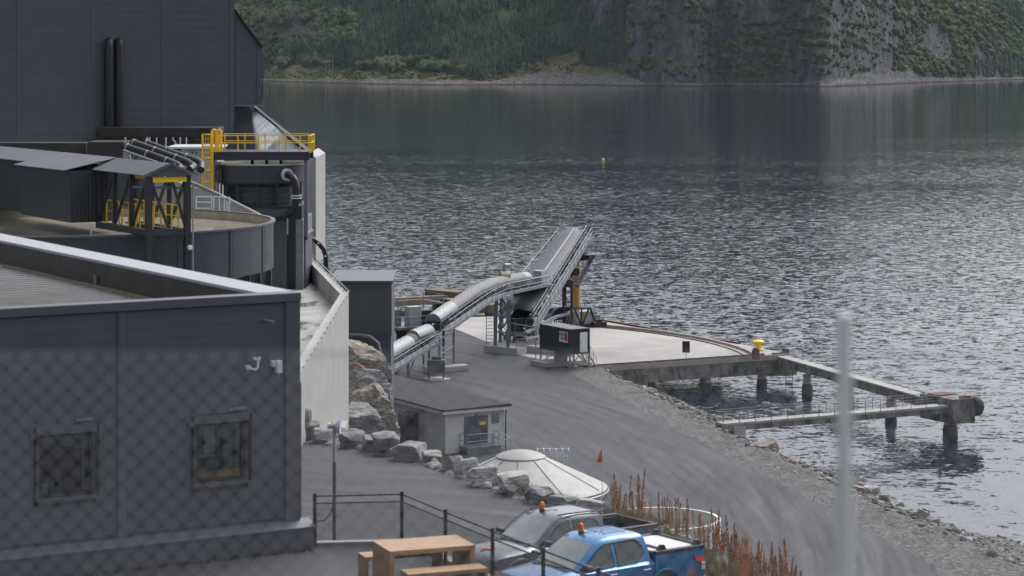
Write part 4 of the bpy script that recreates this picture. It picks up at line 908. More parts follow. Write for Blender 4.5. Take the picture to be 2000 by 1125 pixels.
q = G(1163,634,ZQ); MB().obox(q+ZU*.25, U*.45, V*.4, 1.0).tube(q+ZU*1.2, q+ZU*1.6, .2, 8).build('travel_motor', M['galvd'], t5, world=True, bevel=.05)
# service stair at the boom head
s0, s1 = P(1126,560,288), P(1160,497,289); b = MB(); sd_, sr_, sn_ = axes(s0, s1)
b.beam(s0, s1, .9, .1); b.build('service_stair', M['galvd'], t5, world=True)
rl = MB().rail([s0+sr_*.5, s1+sr_*.5], 1.1, 1.2, .035).rail([s0-sr_*.5, s1-sr_*.5], 1.1, 1.2, .035); pl = s1+Vector((-.3,0,0))
MB().obox(pl, U*1.3, V*1.2, .1).build('service_platform', M['galvd'], t5, world=True)
rl.rail([pl+U*1.3*a+V*1.2*c for a, c in ((-1,-1),(1,-1),(1,1),(-1,1))], 1.9, 1.2, .035, (.35, .7))
pl2 = P(1116,556,288); MB().obox(pl2, U*1.5, V*.9, .1).build('lower_platform', M['galvd'], t5, world=True); rl.rail([pl2+U*1.5*a+V*.9*c for a, c in ((-1,-1),(1,-1),(1,1),(-1,1))], 1.1, 1.3, .03); rl.build('service_rails', M['galv'], t5, world=True)
# ---------------------------------------------------------------- utility building, tower, tanks, rocks
NC = G(870,887,ZQ); s = thing('utility_building', 'low pale utility building with dark flat roof and double door', 'building', NC, AX)
W_, L_, HB = 5.5, 24.0, 3.35
b = MB().bx(0, W_, 0, L_, 0, HB); b.build('wall', M['render'], s)
MB().bx(-.02, .28, -.02, .28, 0, HB-.2).bx(.42,.5,-.02,.02,0,HB-.2).build('corner_pilaster', M['render'], s)
r = MB(); ov = .45
r.add([(-ov,-ov,HB),(W_+ov,-ov,HB),(W_+ov,L_+ov,HB),(-ov,L_+ov,HB),(-ov,-ov,HB+.28),(W_+ov,-ov,HB+.42),(W_+ov,L_+ov,HB+.42),(-ov,L_+ov,HB+.28)], [(3,2,1,0),(4,5,6,7),(0,1,5,4),(1,2,6,5),(2,3,7,6),(3,0,4,7)])
ro = r.build('roof', M['roofing'], s); 
MB().bx(-ov-.02, W_+ov+.02, -ov-.03, -ov, HB-.06, HB+.2).bx(-ov-.03, -ov, -ov, L_+ov, HB-.06, HB+.2).build('fascia', M['render'], s)
MB().bx(-ov-.05, W_+ov+.05, -ov-.06, -ov-.031, HB+.2, HB+.34).bx(-ov-.06, -ov-.031, -ov-.06, L_+ov, HB+.2, HB+.34).build('roof_edge', M['black'], s)
dr = MB().bx(1.75, 2.85, -.07, -.0, .65, HB-.42).bx(2.87, 3.95, -.07, 0, .65, HB-.42).build('door', M['trim'], s)
MB().bx(2.78, 2.82, -.13, -.07, 1.55, 1.75).build('handle', M['galv'], dr); MB().bx(3.15, 3.75, -.09, -.071, 2.15, 2.4).build('warning_sign', M['yellow'], dr)
MB().bx(4.35, 5.05, -.05, 0, 2.15, 3.0).build('vent_grille', M['galvd'], s)
MB().lathe((2.85, -.1, HB-.32), [(.02,-.06),(.09,-.05),(.09,.08),(.02,.1)], 10).build('wall_lamp', M['red'], s)
MB().path([(W_+.1,-.3,HB-.05),(W_+.12,-.12,HB-.4),(W_+.12,-.12,0)], .06, 6).build('downpipe', M['black'], s)
MB().bx(1.3, 4.5, -1.35, -.02, .42, .58).bx(1.3, 4.45, -1.3, -.02, .0, .42).build('landing', M['galvd'], s)
MB().rail([(1.35,-.05,.58),(1.35,-1.3,.58),(3.7,-1.3,.58)], 1.05, 1.2, .03, (.45,)).rail([(3.7,-1.3,.58),(5.0,-1.3,-.1)], 1.05, 1.3, .03, (.45,)).rail([(4.5,-.1,.58),(4.5,-.9,.58),(5.6,-.9,-.1)], 1.05, 1, .03, (.45,)).build('handrail', M['galv'], s)
MB().bx(-1.25, -.02, 4.6, 6.0, .6, 2.7).bx(-.42,-.02,4.5,6.1,2.3,2.85).build('vent_housing', M['black'], s, bevel=.04)
MB().bx(-1.6, -.3, 7.0, 9.4, .1, 1.05).build('gas_cooler', M['black'], s, bevel=.05)
# dark transfer tower
TWY = 170; q = lambda px, py, Y=TWY: P(px, py, Y)
xl, xr = q(655,600).x, q(765,600).x; zt = q(700,552).z; zm = q(700,655).z
t = thing('transfer_tower', 'tall dark clad transfer tower between the pale wall and the conveyor', 'tower', Vector((xr, TWY, ZQ)))
MB().bx(xl, xr-.03, TWY+.02, TWY+4.2, zm, zt).build('upper_wall', M['panel'], t, world=True)
MB().bx(xl, xr-.06, TWY+.1, TWY+4.1, ZQ-.5, zm-.002).build('lower_wall', M['panel'], t, world=True)
MB().bx(xl+.02, xl+.2, TWY-.03, TWY+.01, zm+.02, zt-.02).bx(xr-.30, xr-.14, TWY-.03, TWY+.01, zm+.02, zt-.02).bx(xl+.2, xr-.30, TWY-.028, TWY+.01, zm+.02, zm+.12).bx(xl+.2, xr-.30, TWY-.026, TWY+.01, zt-.22, zt-.02).bx(xr-.13, xr, TWY-.05, TWY+4.25, zm, zt).build('trim', M['trim'], t, world=True)
b = MB(); b.add([(xl-.3,TWY-.35,zt+.02),(xr+.12,TWY-.35,zt+.02),(xr+.12,TWY+4.6,zt+.34),(xl-.3,TWY+4.6,zt+.34),(xl-.3,TWY-.35,zt+.16),(xr+.12,TWY-.35,zt+.16),(xr+.12,TWY+4.6,zt+.48),(xl-.3,TWY+4.6,zt+.48)], [(3,2,1,0),(4,5,6,7),(0,1,5,4),(1,2,6,5),(2,3,7,6),(3,0,4,7)]); b.build('roof', M['trim'], t, world=True)
pp = [P(681,656,168.6), P(700,656,168.7), P(722,659,168.8), P(737,672,168.9), P(742,700,168.9), P(744,740,168.9), P(752,790,168.9), P(758,834,168.9)]
o = thing('drain_pipe', 'grey bent pipe coming through the pale wall and running down the dark tower', 'pipe', pp[-1])
MB().path(pp, .2, 10).build('pipe', M['trim'], o, world=True, smooth=50)
for px, py in ((742,764),(747,812)): MB().lathe(P(px,py,168.6), [(.05,-.12),(.16,-.1),(.16,.1),(.05,.12)], 8).build('clamp', M['ochre'], o, world=True)
MB().obox(P(738,722,168.9), Vector((.5,0,0)), Vector((0,.1,0)), .14).build('bracket', M['galv'], o, world=True)
# terrace of the treatment tanks
ZT = 21.6
K0 = G(610,503,ZT+1.15); K1 = G(681,574,ZT+1.15); K2 = G(582,737,ZT+1.15)
kd = (K2-K1).normalized(); K3 = K1+kd*47
struct(MB().prism([(K3.x-.05, K3.y), (K1.x-.1, K1.y), (K0.x-.1, K0.y), (K0.x-3, 176), (-75, 178), (-75, 96), (K3.x-14, 93)], 9, ZT).build('terrace_floor', M['terrace']))
def wall_seg(a, b, th, z0, z1, side): 
    d = (b-a); d.z = 0; n = Vector((-d.y, d.x, 0)).normalized()*th*side; return [(a.x, a.y), (b.x, b.y), (b.x+n.x, b.y+n.y), (a.x+n.x, a.y+n.y)]
K0i = K0+Vector((-.45,-.1,0)); K1i = K1+Vector((-.48,.05,0)); K3i = K3+Vector((-.45,0,0))
t = thing('terrace_wall', 'pale board-marked concrete wall bending round the tank terrace', 'wall', Vector((K1.x, K1.y, 14)))
def stepz(x, y): return 12.5
MB().prism([(K1.x, K1.y), (K1i.x, K1i.y), (K3i.x, K3i.y), (K3.x, K3.y)], 13.0, ZT+1.15).build('near_wall', M['concrete'], t, world=True)
MB().prism([(K1.x, K1.y+.001), (K1i.x, K1i.y+.001), (K0i.x, K0i.y), (K0.x, K0.y)], 13.0, ZT+1.148).build('far_wall', M['concrete'], t, world=True)
b = MB(); up = Vector((0,0,.16)); b.path([K3+up, K1+up, K0+up], .035, 6)
for a, c, k in ((K3, K1, 22), (K1, K0, 12)):
    for i in range(k): z = a.lerp(c, i/k); b.tube(z-ZU*.02, z+up, .018, 5); b.beam(z-Vector((.14,0,-.02)), z+Vector((.0,0,.02)), .03, .03)
b.build('pipe_rail', M['galv'], t, world=True)
for f, z1 in ((.12, 15.2), (.27, 17.2), (.40, 15.6)):
    z = K1+kd*47*f; MB().obox(Vector((z.x+.28, z.y, 12.5)), Vector((.27,0,0)), kd*2.6, z1-12.5).build('wall_foot', M['concrete'], t, world=True, bevel=.03)
# rocks between wall and tower
for i, (px, py, Y, sx, sy, sz, mk, lab) in enumerate((
 (718,842,150,3.9,5.5,3.7,'rockb','tan layered rock face at the bottom between pale wall and dark tower'),
 (714,772,156,2.6,5,2.2,'rock','squared grey ledge in the middle of the rock face'),
 (708,738,161,2.7,5,2.9,'rockb','tan rock high under the bent drain pipe'),
 (688,842,141,2.6,4,1.9,'rock','grey rock slab lowest under the pale wall end'),
 (746,838,158,1.2,4,5.3,'rock','narrow grey rock edge right against the dark tower'),
 (588,834,104,1.1,1.2,1.1,'rockb','tan block leaning on the pale wall beside the office corner'))):
    p = P(px, py, Y); boulder('rock_block', lab, p, (sx, sy, sz), 300+i, M[mk], .35, 'rocks under the terrace wall', cat='rock')
q = [P(686,712,158), P(698,711,157.6), P(708,718,157.5), P(716,727,157.4), P(724,737,157.3)]
tag(MB().path(q, .10, 8).path([p+Vector((.2,.1,-.25)) for p in q], .07, 8).build('orange_hose', mat('orange_hose', (.36,.12,.07), .6), origin=q[0], smooth=50), 'orange-red pipes lying over the rocks below the drain pipe', 'hose')
# cone roofed tank
c = Vector(((1017-1000)*179.5/F, 179.5, ZQ)); t = thing('cone_tank', 'round pale tank with shallow cone roof and domed cap', 'tank', c)
M['tank'] = mat('pale_tank_shell', (.34,.33,.305), .55, var=.10, scale=.8, streak=.2)
MB().lathe((0,0,-.5), [(6.25,0),(6.25,.95)], 64).build('wall', M['tank'], t, smooth=40)
MB().lathe((0,0,0), [(6.42,.42),(6.45,.58),(6.3,.66),(1.75,2.78)], 64).build('cone_roof', M['tank'], t, smooth=30)
MB().lathe((0,0,0), [(1.86,2.74),(1.86,2.82),(1.5,3.0),(1.0,3.16),(.5,3.25),(.02,3.28)], 40).build('cap', M['tank'], t, smooth=40)
for k in range(10):
    a = 2*math.pi*(k+.35)/10; d = Vector((math.cos(a), math.sin(a), 0)); MB().beam(d*1.85+ZU*2.78, d*6.25+ZU*.71, .05, .03).build('seam', M['trim'], t)
MB().lathe((0,0,0), [(6.5,.36),(6.56,.40),(6.5,.46)], 64).build('rim_ring', M['galv'], t, smooth=60)
g = G(1080,904,ZQ); t = thing('hoop_railing', 'white pipe guard hoops standing behind the cone roofed tank', 'railing', g)
for k in range(6): x = -1.25+.5*k; MB().path([(x,-.5,0),(x,-.5,.95),(x,-.35,1.12),(x,.35,1.12),(x,.5,.95),(x,.5,0)], .04, 6).build('hoop', M['white'], t)
MB().path([(-1.25,-.5,.6),(1.25,-.5,.6)], .035).path([(-1.25,.5,.6),(1.25,.5,.6)], .035).path([(-1.25,0,1.12),(1.25,0,1.12)], .035).build('rail', M['white'], t)
# open round tank
c = Vector(((1291-1000)*159.7/F, 159.7, ZQ)); t = thing('round_tank', 'open round pale concrete tank behind the reddish dock plants', 'tank', c)
MB().lathe((0,0,0), [(3.95,-.3),(3.95,2.0),(3.72,2.0),(3.72,-.3)], 56).build('wall', mat('round_tank_concrete', (.60,.59,.55), .7, var=.1, streak=.3), t, smooth=40)
MB().lathe((0,0,0), [(3.68,.85),(3.71,.9),(3.71,.95)], 56).build('inner_ring', M['white'], t, smooth=60)
MB().lathe((0,0,-.2), [(3.72,.3),(.02,.3)], 40).build('tank_floor', M['oldconc'], t)
MB().path([(1.15,3.6,2.15),(1.3,3.6,2.4),(1.55,3.6,2.3),(1.5,3.6,1.95),(1.25,3.6,1.9)], .05, 6).build('lifting_ring', M['steel'], t)
# ---------------------------------------------------------------- hall and thickeners
HY = 180; HO = P(458,280,180)
def h(px, py, Y=HY): return on_plane(px, py, HO+V*(Y-HY), V)        # hall front lies on the turned grid too
def hprism(px0, px1, py0, py1, off0, off1):
    a, c = h(px0, py1, HY+off0), h(px1, py1, HY+off0); zt_ = h(px1, py0, HY+off0).z
    return MB().prism([(a.x, a.y), (c.x, c.y), ((c+V*(off1-off0)).x, (c+V*(off1-off0)).y), ((a+V*(off1-off0)).x, (a+V*(off1-off0)).y)], a.z if py1 < 900 else ZT-1, zt_)
t = thing('process_hall', 'huge dark sheet-clad process hall filling the upper left', 'building', h(458,300))
a = h(458,300); l = a-U*80; MB().prism([(l.x,l.y),(a.x,a.y),((a+V*40).x,(a+V*40).y),((l+V*40).x,(l+V*40).y)], ZT-1, 58).build('wall', M['panel_hall'], t, world=True)
for px in (35, 180, 317, 450): q = h(px,280); q.z = ZT; MB().obox(q-V*.012, U*.06, V*.02, 36).build('panel_joint', M['trim'], t, world=True)
an = [h(px, py, HY+.4) for px, py in ((458,18),(510.5,90),(510.5,205),(458,205))]; MB().extr(an, V*10).build('annex_wall', M['panel_hall'], t, world=True)
MB().extr([h(455,15,HY+.2), h(512.5,93,HY+.2), h(512.5,89.5,HY+.2), h(455,11.5,HY+.2)], V*10.4).build('annex_roof', M['black'], t, world=True)
MB().extr([h(457,207.5,HY+.2), h(512,207.5,HY+.2), h(512,205,HY+.2), h(457,205,HY+.2)], V*10.6).build('soffit', M['galvd'], t, world=True)
for px, y0 in ((461,30),(503,86)): MB().extr([h(px-.8,204.5,HY+.36), h(px+.8,204.5,HY+.36), h(px+.8,y0,HY+.36), h(px-.8,y0,HY+.36)], V*.1).build('panel_joint', M['trim'], t, world=True)
MB().extr([h(511,144,HY+1), h(517,144,HY+1), h(517,116,HY+1), h(511,116,HY+1)], V*1).build('vent_box', M['trim'], t, world=True)
q0, q1 = h(511,192,HY+1), h(527,192,HY+1); b = MB().extr([q0, q1, q1-ZU*.08, q0-ZU*.08], V*1.2); b.rail([q0, q1, q1+V*1.2], .95, 2, .025).beam(h(513,192,HY+1),h(513,144,HY+1),.06,.06); b.build('side_balcony', M['steel'], t, world=True)
MB().extr([h(459,206,HY+3), h(486,206,HY+3), h(545,252,HY+3), h(545,330,HY+3), h(459,330,HY+3)], V*.3).build('recess_wall', M['panel'], t, world=True)
rings = []; apex = h(489,207.5,HY+2.6); nn_ = 16
for i in range(13):
    f = i/12; px_ = 604-(604-500)*f; e = h(px_, 303, HY-13+7*f); ring = []
    for k in range(nn_+1): u = k/nn_; q = apex.lerp(e, u); q += V*(-1.1*math.sin(math.pi*f)*u+.08*math.sin(f*44)*u)+ZU*(.05*math.sin(f*31)*u); ring.append(q)
    rings.append(ring)
b = MB(); b.loft(rings, cap=False, closed=False)
def m_sheet():
    t = NT('pale_tarpaulin'); c = t.ramp(t.noise(t.coord(False, (1.4, 1.4, .12)), 1.0, 5, .6), [(.3, (.45,.46,.475)), (.5, (.68,.69,.70)), (.7, (.86,.87,.88))]); t.l(c, t.b.inputs['Base Color']); t.b.inputs['Roughness'].default_value = .55; return t.m
o = b.build('tarpaulin', m_sheet(), origin=apex, smooth=40); o.modifiers.new('thick', 'SOLIDIFY').thickness = .04
tag(o, 'pale sloping sheet fanning down from the hall annex towards the end wall', 'tarpaulin')
e0_, e1_ = h(490.5,205,HY+2.6), h(607,299,HY-12.6); tag(MB().beam(e0_, e1_, .09, .09).build('edge_beam', M['black'], origin=e1_), 'black sloping edge beam along the pale sheet below the annex', 'beam')
for px in (213, 233):
    b = MB(); pts = [h(px,255,HY-.5), h(px,92,HY-.5), h(px,86,HY-.44), h(px,82,HY-.25), h(px,81,HY+.1)]; b.path(pts, .33, 16).build('exhaust_duct', M['blackpipe'], t, world=True, smooth=50)
# dark opening and pale sloping sheet under the annex
r0 = [h(458,205.5,HY+7), h(486,205.5,HY+7), h(560,262,HY+7), h(560,320,HY+7), h(458,320,HY+7)]; MB().extr(r0, (0,.3,0)).build('recess_wall', M['panel'], t, world=True)
b = MB(); rings = []
for i in range(15):
    f = i/14; top_ = h(489,207,HY+5).lerp(h(604,299,HY-12), f*1.0); n = 14; ring = []
    apex = h(489,207,HY+5); e = h(604,302,HY-14).lerp(h(462,308,HY-1), i/14); bow = math.sin(math.pi*f)*1.2
    for k in range(n+1): u = k/n; q = apex.lerp(e, u); q.y -= bow*u; q += Vector((0, .06*math.sin(f*50)*u, .03*math.sin(f*37+1)*u)); ring.append(q)
    rings.append(ring)
b.loft(rings[:11], cap=False, closed=False)
def m_sheet():
    t = NT('pale_tarpaulin'); c = t.ramp(t.noise(t.coord(False, (1, .1, .25)), 1.1, 5, .6), [(.3, (.21,.22,.235)), (.6, (.34,.35,.365)), (.8, (.48,.49,.50))]); t.l(c, t.b.inputs['Base Color']); t.b.inputs['Roughness'].default_value = .55; return t.m
ap = h(489,207,HY+5); o = b.build('tarpaulin', m_sheet(), origin=ap, smooth=40); o.modifiers.new('thick', 'SOLIDIFY').thickness = .04
tag(o, 'pale sloping sheet fanning down from the hall annex to the quay side wall', 'tarpaulin')
e0_, e1_ = h(488,205,HY+5.1), h(607,301,HY-14); tag(MB().beam(e0_, e1_, .35, .3).build('edge_beam', M['black'], origin=e1_), 'black sloping edge beam along the pale sheet below the annex', 'beam')
# black block ducts in front of the hall
def dbl(name, label, px0, px1, py0, py1, Y, dep, mt): 
    a, c = P(px0, py1, Y), P(px1, py0, Y); return tag(MB().bx(a.x, c.x, Y, Y+dep, a.z, c.z).build(name, mt, origin=a, bevel=.06), label, 'duct')
M['soot'] = mat('sooty_block_cladding', (.032,.028,.026), .8, var=.5, scale=.5, streak=.5, bump=.4, bscale=3, bdist=.05)
dbl('cable_duct', 'long black block duct along the foot of the hall below the twin pipes', 195, 428, 249, 269, 173, 3, M['soot'])
dbl('cable_duct', 'short dark duct end piece left of the long black duct', 186, 214, 252, 286, 174.5, 3, M['soot'])
dbl('cable_duct', 'left black duct behind the shed ridge', -60, 168, 279, 320, 152, 2, M['soot'])
dbl('cable_duct', 'squarish black duct block right behind the shed ridge', 170, 242, 277, 330, 150, 3, M['soot'])
a = P(225,330,175.5); t = thing('plant_room', 'dark plant room wall with white vent pipes under the long black duct', 'building', a)
c = P(420,268,175.5); MB().bx(a.x, c.x, 176.2, 179.9, ZT, c.z).build('wall', M['panel'], t, world=True)
for px, y0, y1 in ((245,268,280),(287,268,283),(292,268,285),(306,268,284),(324,268,290),(343,278,290),(352,268,288),(364,268,290)): MB().tube(P(px,y1,172.6), P(px,y0,172.6), .05, 6).build('vent_pipe', M['white'], t, world=True)
MB().path([P(343,278,172.6), P(338,273,172.6), P(338,268,172.6)], .05).build('vent_pipe', M['white'], t, world=True)
MB().bx(P(378,0,172.8).x, P(398,0,172.8).x, 172.9, 176.1, P(0,300,173).z, P(0,269.4,173).z).build('dark_door', M['black'], t, world=True)
a = P(353,322,158); c = P(424,290,158); t = thing('control_cabinet', 'pale grey walk-in cabinet with white roof beside the yellow ladder', 'cabinet', a)
MB().bx(a.x, c.x, 158, 162, ZT, c.z).build('body', M['greybox'], t, world=True); MB().bx(a.x-.9, c.x+.2, 157.7, 162.2, c.z+.002, c.z+.12).build('roof', M['white'], t, world=True)
for px in (376, 383): MB().bx(P(px-1,0,157.97).x, P(px+1,0,157.97).x, 157.95, 158.0, P(0,300,158).z, P(0,296,158).z).build('latch', M['black'], t, world=True)
MB().bx(P(372,0,158).x, P(372.6,0,158).x, 157.97, 158, ZT, c.z-.1).build('door_seam', M['black'], t, world=True)
# three big black pipes
pr = [((245,287),(300,305),(345,322),(352,328),(346,335)), ((257,278),(310,297),(365,317),(378,325),(370,332)), ((283,279),(330,297),(385,315),(393,321),(392,332))]
lab = ['lowest of the three black pipes slanting down behind the shed roof','middle of the three slanting black pipes','upper of the three slanting black pipes, nearest the grey cabinet']
for i, (pts, lb) in enumerate(zip(pr, lab)):
    Y = 142+i*2.2; q = [P(px, py, Y-.6*k) for k, (px, py) in enumerate(pts)]; o = thing('slurry_pipe', lb, 'pipe', q[0], 0, 'black slurry pipes')
    MB().path(q, .235, 14).build('pipe', M['blackpipe'], o, world=True, smooth=60)
    for f in (.04, .42, .8): z = q[0].lerp(q[2], f); d = (q[2]-q[0]).normalized(); MB().path([z-d*.04, z+d*.04], .262, 14).build('pipe_clamp', M['galv'], o, world=True)
q0, q1 = P(241,294,140.5), P(330,326,139); t = thing('pipe_rack', 'light steel truss carrying the slanting black pipes', 'pipe rack', q0)
b = MB().beam(q0, q1, .12, .12).beam(q0-ZU*.75, P(320,330,139), .1, .1)
for k in range(9): a = q0.lerp(q1, k/9); c = (q0-ZU*.75).lerp(P(320,330,139), (k+(1 if k % 2 else 0))/9); b.beam(a, c, .07, .07)
b.beam(P(338,316,138.5), P(344,328,138.5), .09, .09).beam(P(338,316,138.5), P(338,328,138.5), .09, .09); b.build('truss', M['galvd'], t, world=True)
# big thickener
TC = Vector(((123-1000)*125/F, 125, 0)); RT = 10.85; zr = 27.5
t = thing('thickener_tank', 'wide blue-grey bolted steel thickener tank full of murky water', 'tank', Vector((TC.x, TC.y, ZT)))
MB().lathe((TC.x,TC.y,0), [(RT,25.05),(RT,zr-.06)], 120).build('shell', M['bluegrey'], t, world=True, smooth=30)
MB().lathe((TC.x,TC.y,0), [(RT+.03,zr-.10),(RT+.09,zr-.10),(RT+.09,zr),(RT-.12,zr),(RT-.12,zr-.06)], 120).build('rim', M['trim'], t, world=True, smooth=30)
MB().lathe((TC.x,TC.y,0), [(RT-.05,zr-.03),(RT-.05,26.6)], 120).build('inner_wall', mat('slurry_stained_wall', (.40,.37,.28), .8, var=.2), t, world=True, smooth=30)
def m_murk():
    t = NT('murky_water'); c = t.ramp(t.noise(t.coord(True), .12, 4), [(.3, (.36,.33,.265)), (.7, (.46,.425,.345))]); t.l(c, t.b.inputs['Base Color']); t.b.inputs['Roughness'].default_value = .07
    t.l(t.bump(t.noise(t.coord(True, (.5,1,1)), 1.3, 2), .05, .02), t.b.inputs['Normal']); return t.m
MB().lathe((TC.x,TC.y,0), [(RT-.04,27.02),(.01,27.03)], 96).build('water', m_murk(), t, world=True)
MB().lathe((TC.x,TC.y,0), [(RT-.02,25.06),(5,23.6),(1.2,22.6)], 64).build('cone_bottom', M['steel'], t, world=True)
for k in range(20):
    a = 2*math.pi*(k+.3)/20; d = Vector((math.cos(a), math.sin(a), 0)); q = TC+d*(RT+.015); tq = Vector((-d.y, d.x, 0))
    b = MB(); z = 25.06
    b.obox(q+ZU*25.06, d*.015, tq*.16, 2.36)
    for m in range(24):
        for e in (-.1, .1): b.obox(q+d*.03+tq*e+ZU*(25.12+m*.096), d*.012, tq*.014, .03)
    b.build('bolted_seam', M['bluegrey'], t, world=True)
for k in range(16):
    a = 2*math.pi*(k+.1)/16; q = TC+Vector((math.cos(a), math.sin(a), 0))*(RT-.25); MB().beam(q+ZU*ZT, q+ZU*25.04, .3, .3, Vector((0,1,0))).build('leg', M['steel'], t, world=True)
# shed bridge across the thickener
N = P(290,445,114.0); N.z = 27.85; s = thing('thickener_bridge', 'dark shed and open steel frame bridging the murky tank, with yellow handrails', 'bridge', N, AX)
W_, LF, ze, za = 1.95, 6.66, 2.62, 3.05
M['shed'] = ribbed('shed_cladding', (.035,.043,.052), .45, 'Y', .3, .02, var=.12)
M['shedx'] = ribbed('shed_end_cladding', (.035,.043,.052), .45, 'X', .2, .02, var=.12)
M['shedroof'] = mat('shed_roof_sheet', (.13,.14,.155), .42, .1, var=.12, scale=.7)
def rib_roof(e0, e1, r0, r1, amp=.035, pitch=.28):
    e0, e1, r0, r1 = map(Vector, (e0, e1, r0, r1)); n = int((e1-e0).length/pitch)*4; vs = []; nn = (e1-e0).cross(r0-e0).normalized(); nn = nn if nn.z > 0 else -nn
    for i in range(n+1):
        o = nn*(amp if i % 4 in (0, 1) else 0); vs += [e0.lerp(e1, i/n)+o, r0.lerp(r1, i/n)+o]
    return MB().add(vs, [(2*i, 2*i+2, 2*i+3, 2*i+1) for i in range(n)])
LA = 26
for nm, bb in (('roof', rib_roof((-.35,-.35,ze-.1),(-.35,LF,ze-.1),(W_/2,-.35,za),(W_/2,LF,za))), ('roof', rib_roof((W_+.35,-.35,ze-.1),(W_+.35,LA,ze-.1),(W_/2,-.35,za),(W_/2,LA,za))), ('roof', rib_roof((-1.75,LF-.1,ze-.12),(-1.75,14.2,ze-.12),(W_/2,LF-.1,za+.02),(W_/2,14.2,za+.02))), ('roof', rib_roof((-.9,14.2,ze),(-.9,LA,ze),(W_/2,14.2,za+.01),(W_/2,LA,za+.01)))):
    o = bb.build(nm, M['shedroof'], s); o.modifiers.new('thick', 'SOLIDIFY').thickness = .03
MB().beam((-.38,-.36,ze-.12),(W_/2,-.36,za-.02),.06,.2,Vector((0,1,0))).beam((W_+.38,-.36,ze-.12),(W_/2,-.36,za-.02),.06,.2,Vector((0,1,0))).extr([(-.2,-.3,ze-.14),(W_+.2,-.3,ze-.14),(W_/2,-.3,za-.08)],(0,.05,0)).build('gable', M['trim'], s)
MB().bx(-1.4, .3, LF+.02, 14.1, -.05, ze-.1).build('shed_wall', M['shed'], s)
MB().bx(-1.39, .5, LF-.02, LF+.015, -.04, ze-.12).build('shed_end', M['shedx'], s)
MB().bx(.3, W_, LF+2.4, LA, -.2, ze-.05).bx(-.6, .29, 14.2, LA, -.1, ze-.02).build('rear_shed', M['shed'], s)
MB().bx(-.03, W_+.03, -.1, .1, -.35, -.02).bx(-.12, .05, .1, LF, -.34, -.04).bx(W_-.1, W_+.08, .1, LF, -.34, -.04).build('base_beam', M['steel'], s)
MB().bx(.05, .55, .1, LF, -.16, -.1).bx(W_-.55, W_-.1, .1, LF, -.16, -.1).build('grating', M['black'], s)
for x in (0, W_):
    for y in (0, 2.2, 4.4, 6.5):
        if y == 0: continue
        MB().bx(x-.09, x+.09, y-.09, y+.09, 0, ze-.12).build('post', M['steel'], s)
    MB().bx(x-.14, x+.14, -.14, .14, -6.2, ze-.12).build('main_column', M['steel'], s)
    for y in (0, 2.2, 4.4): MB().beam((x, y+.1, ze-.2), (x, y+2.1, .05), .12, .12).build('brace', M['steel'], s)
MB().beam((.1,0,ze-.3),(W_*.5,0,.1),.11,.11,Vector((0,1,0))).beam((W_-.1,0,.1),(W_*.62,0,ze-.4),.11,.11,Vector((0,1,0))).build('gable_brace', M['steel'], s)
MB().beam((W_,0,-.1),(W_-.6,-.1,-.9),.1,.14).beam((0,0,-.2),(.5,-.1,-.8),.1,.1).build('knee', M['steel'], s)
MB().bx(.15, W_-.1, -.2, .0, ze-.42, ze-.18).bx(W_/2-.08, W_/2+.08, 0, 4, ze-.4, ze-.2).build('hoist_beam', M['yellow'], s)
MB().beam((-.2,1.5,ze-.7),(W_+.1,.4,ze-.75),.14,.1).build('cable_ladder', M['galvd'], s)
for x in (.35, W_-.3):
    for a_, b_ in ((.35, 2.0), (2.5, 4.3), (4.7, 6.4)): MB().rail([(x,a_,-.1),(x,b_,-.1)], 1.15, .85, .032, (.55,), pr=.045).build('handrail', M['yellow'], s)
MB().tube((W_+.22,-.2,-6),(W_+.22,-.2,ze-.5),.04,6).build('conduit', M['galv'], s)
MB().lathe((W_+.02,-.3,-.95), [(.02,-.1),(.12,-.05),(.12,.1),(.02,.14)], 10).build('flood_lamp', M['white'], s)
MB().tube((-.9,5.2,-.9),(-.9,5.2,-.1),.03,6).build('gauge_stake', M['white'], s)
# pale ramp wall behind
r0 = [P(296,340,143), P(365,354,143), P(425,380,142), P(510,423,141), P(510,440,141), P(296,440,143)]
t = thing('ramp_wall', 'pale concrete wall with sloping top behind the murky tank', 'wall', P(400,440,143)); MB().extr(r0, (.2,.4,0)).build('wall', M['concrete'], t, world=True)
MB().path([P(365,352.5,142.9), P(425,378.5,141.9), P(508,421,140.9)], .09, 6).build('coping', M['concrete2'], t, world=True)
q = lambda px, py: P(px, py, 139.5); t = thing('white_railing', 'white gate-like railing standing on the far rim of the murky tank', 'railing', q(400,412))
b = MB()
for a, c in (((383,384),(413,384)),((383,395),(413,395)),((383,407),(413,407)),((383,384),(383,411)),((413,384),(413,413)),((417,384),(449,386)),((417,384),(417,412)),((428,384),(428,414)),((449,386),(449,398)),((438,386),(438,413)),((443,392),(443,414)),((447,394),(447,414))): b.tube(q(*a), q(*c), .04, 5)
b.build('frame', M['white'], t, world=True)
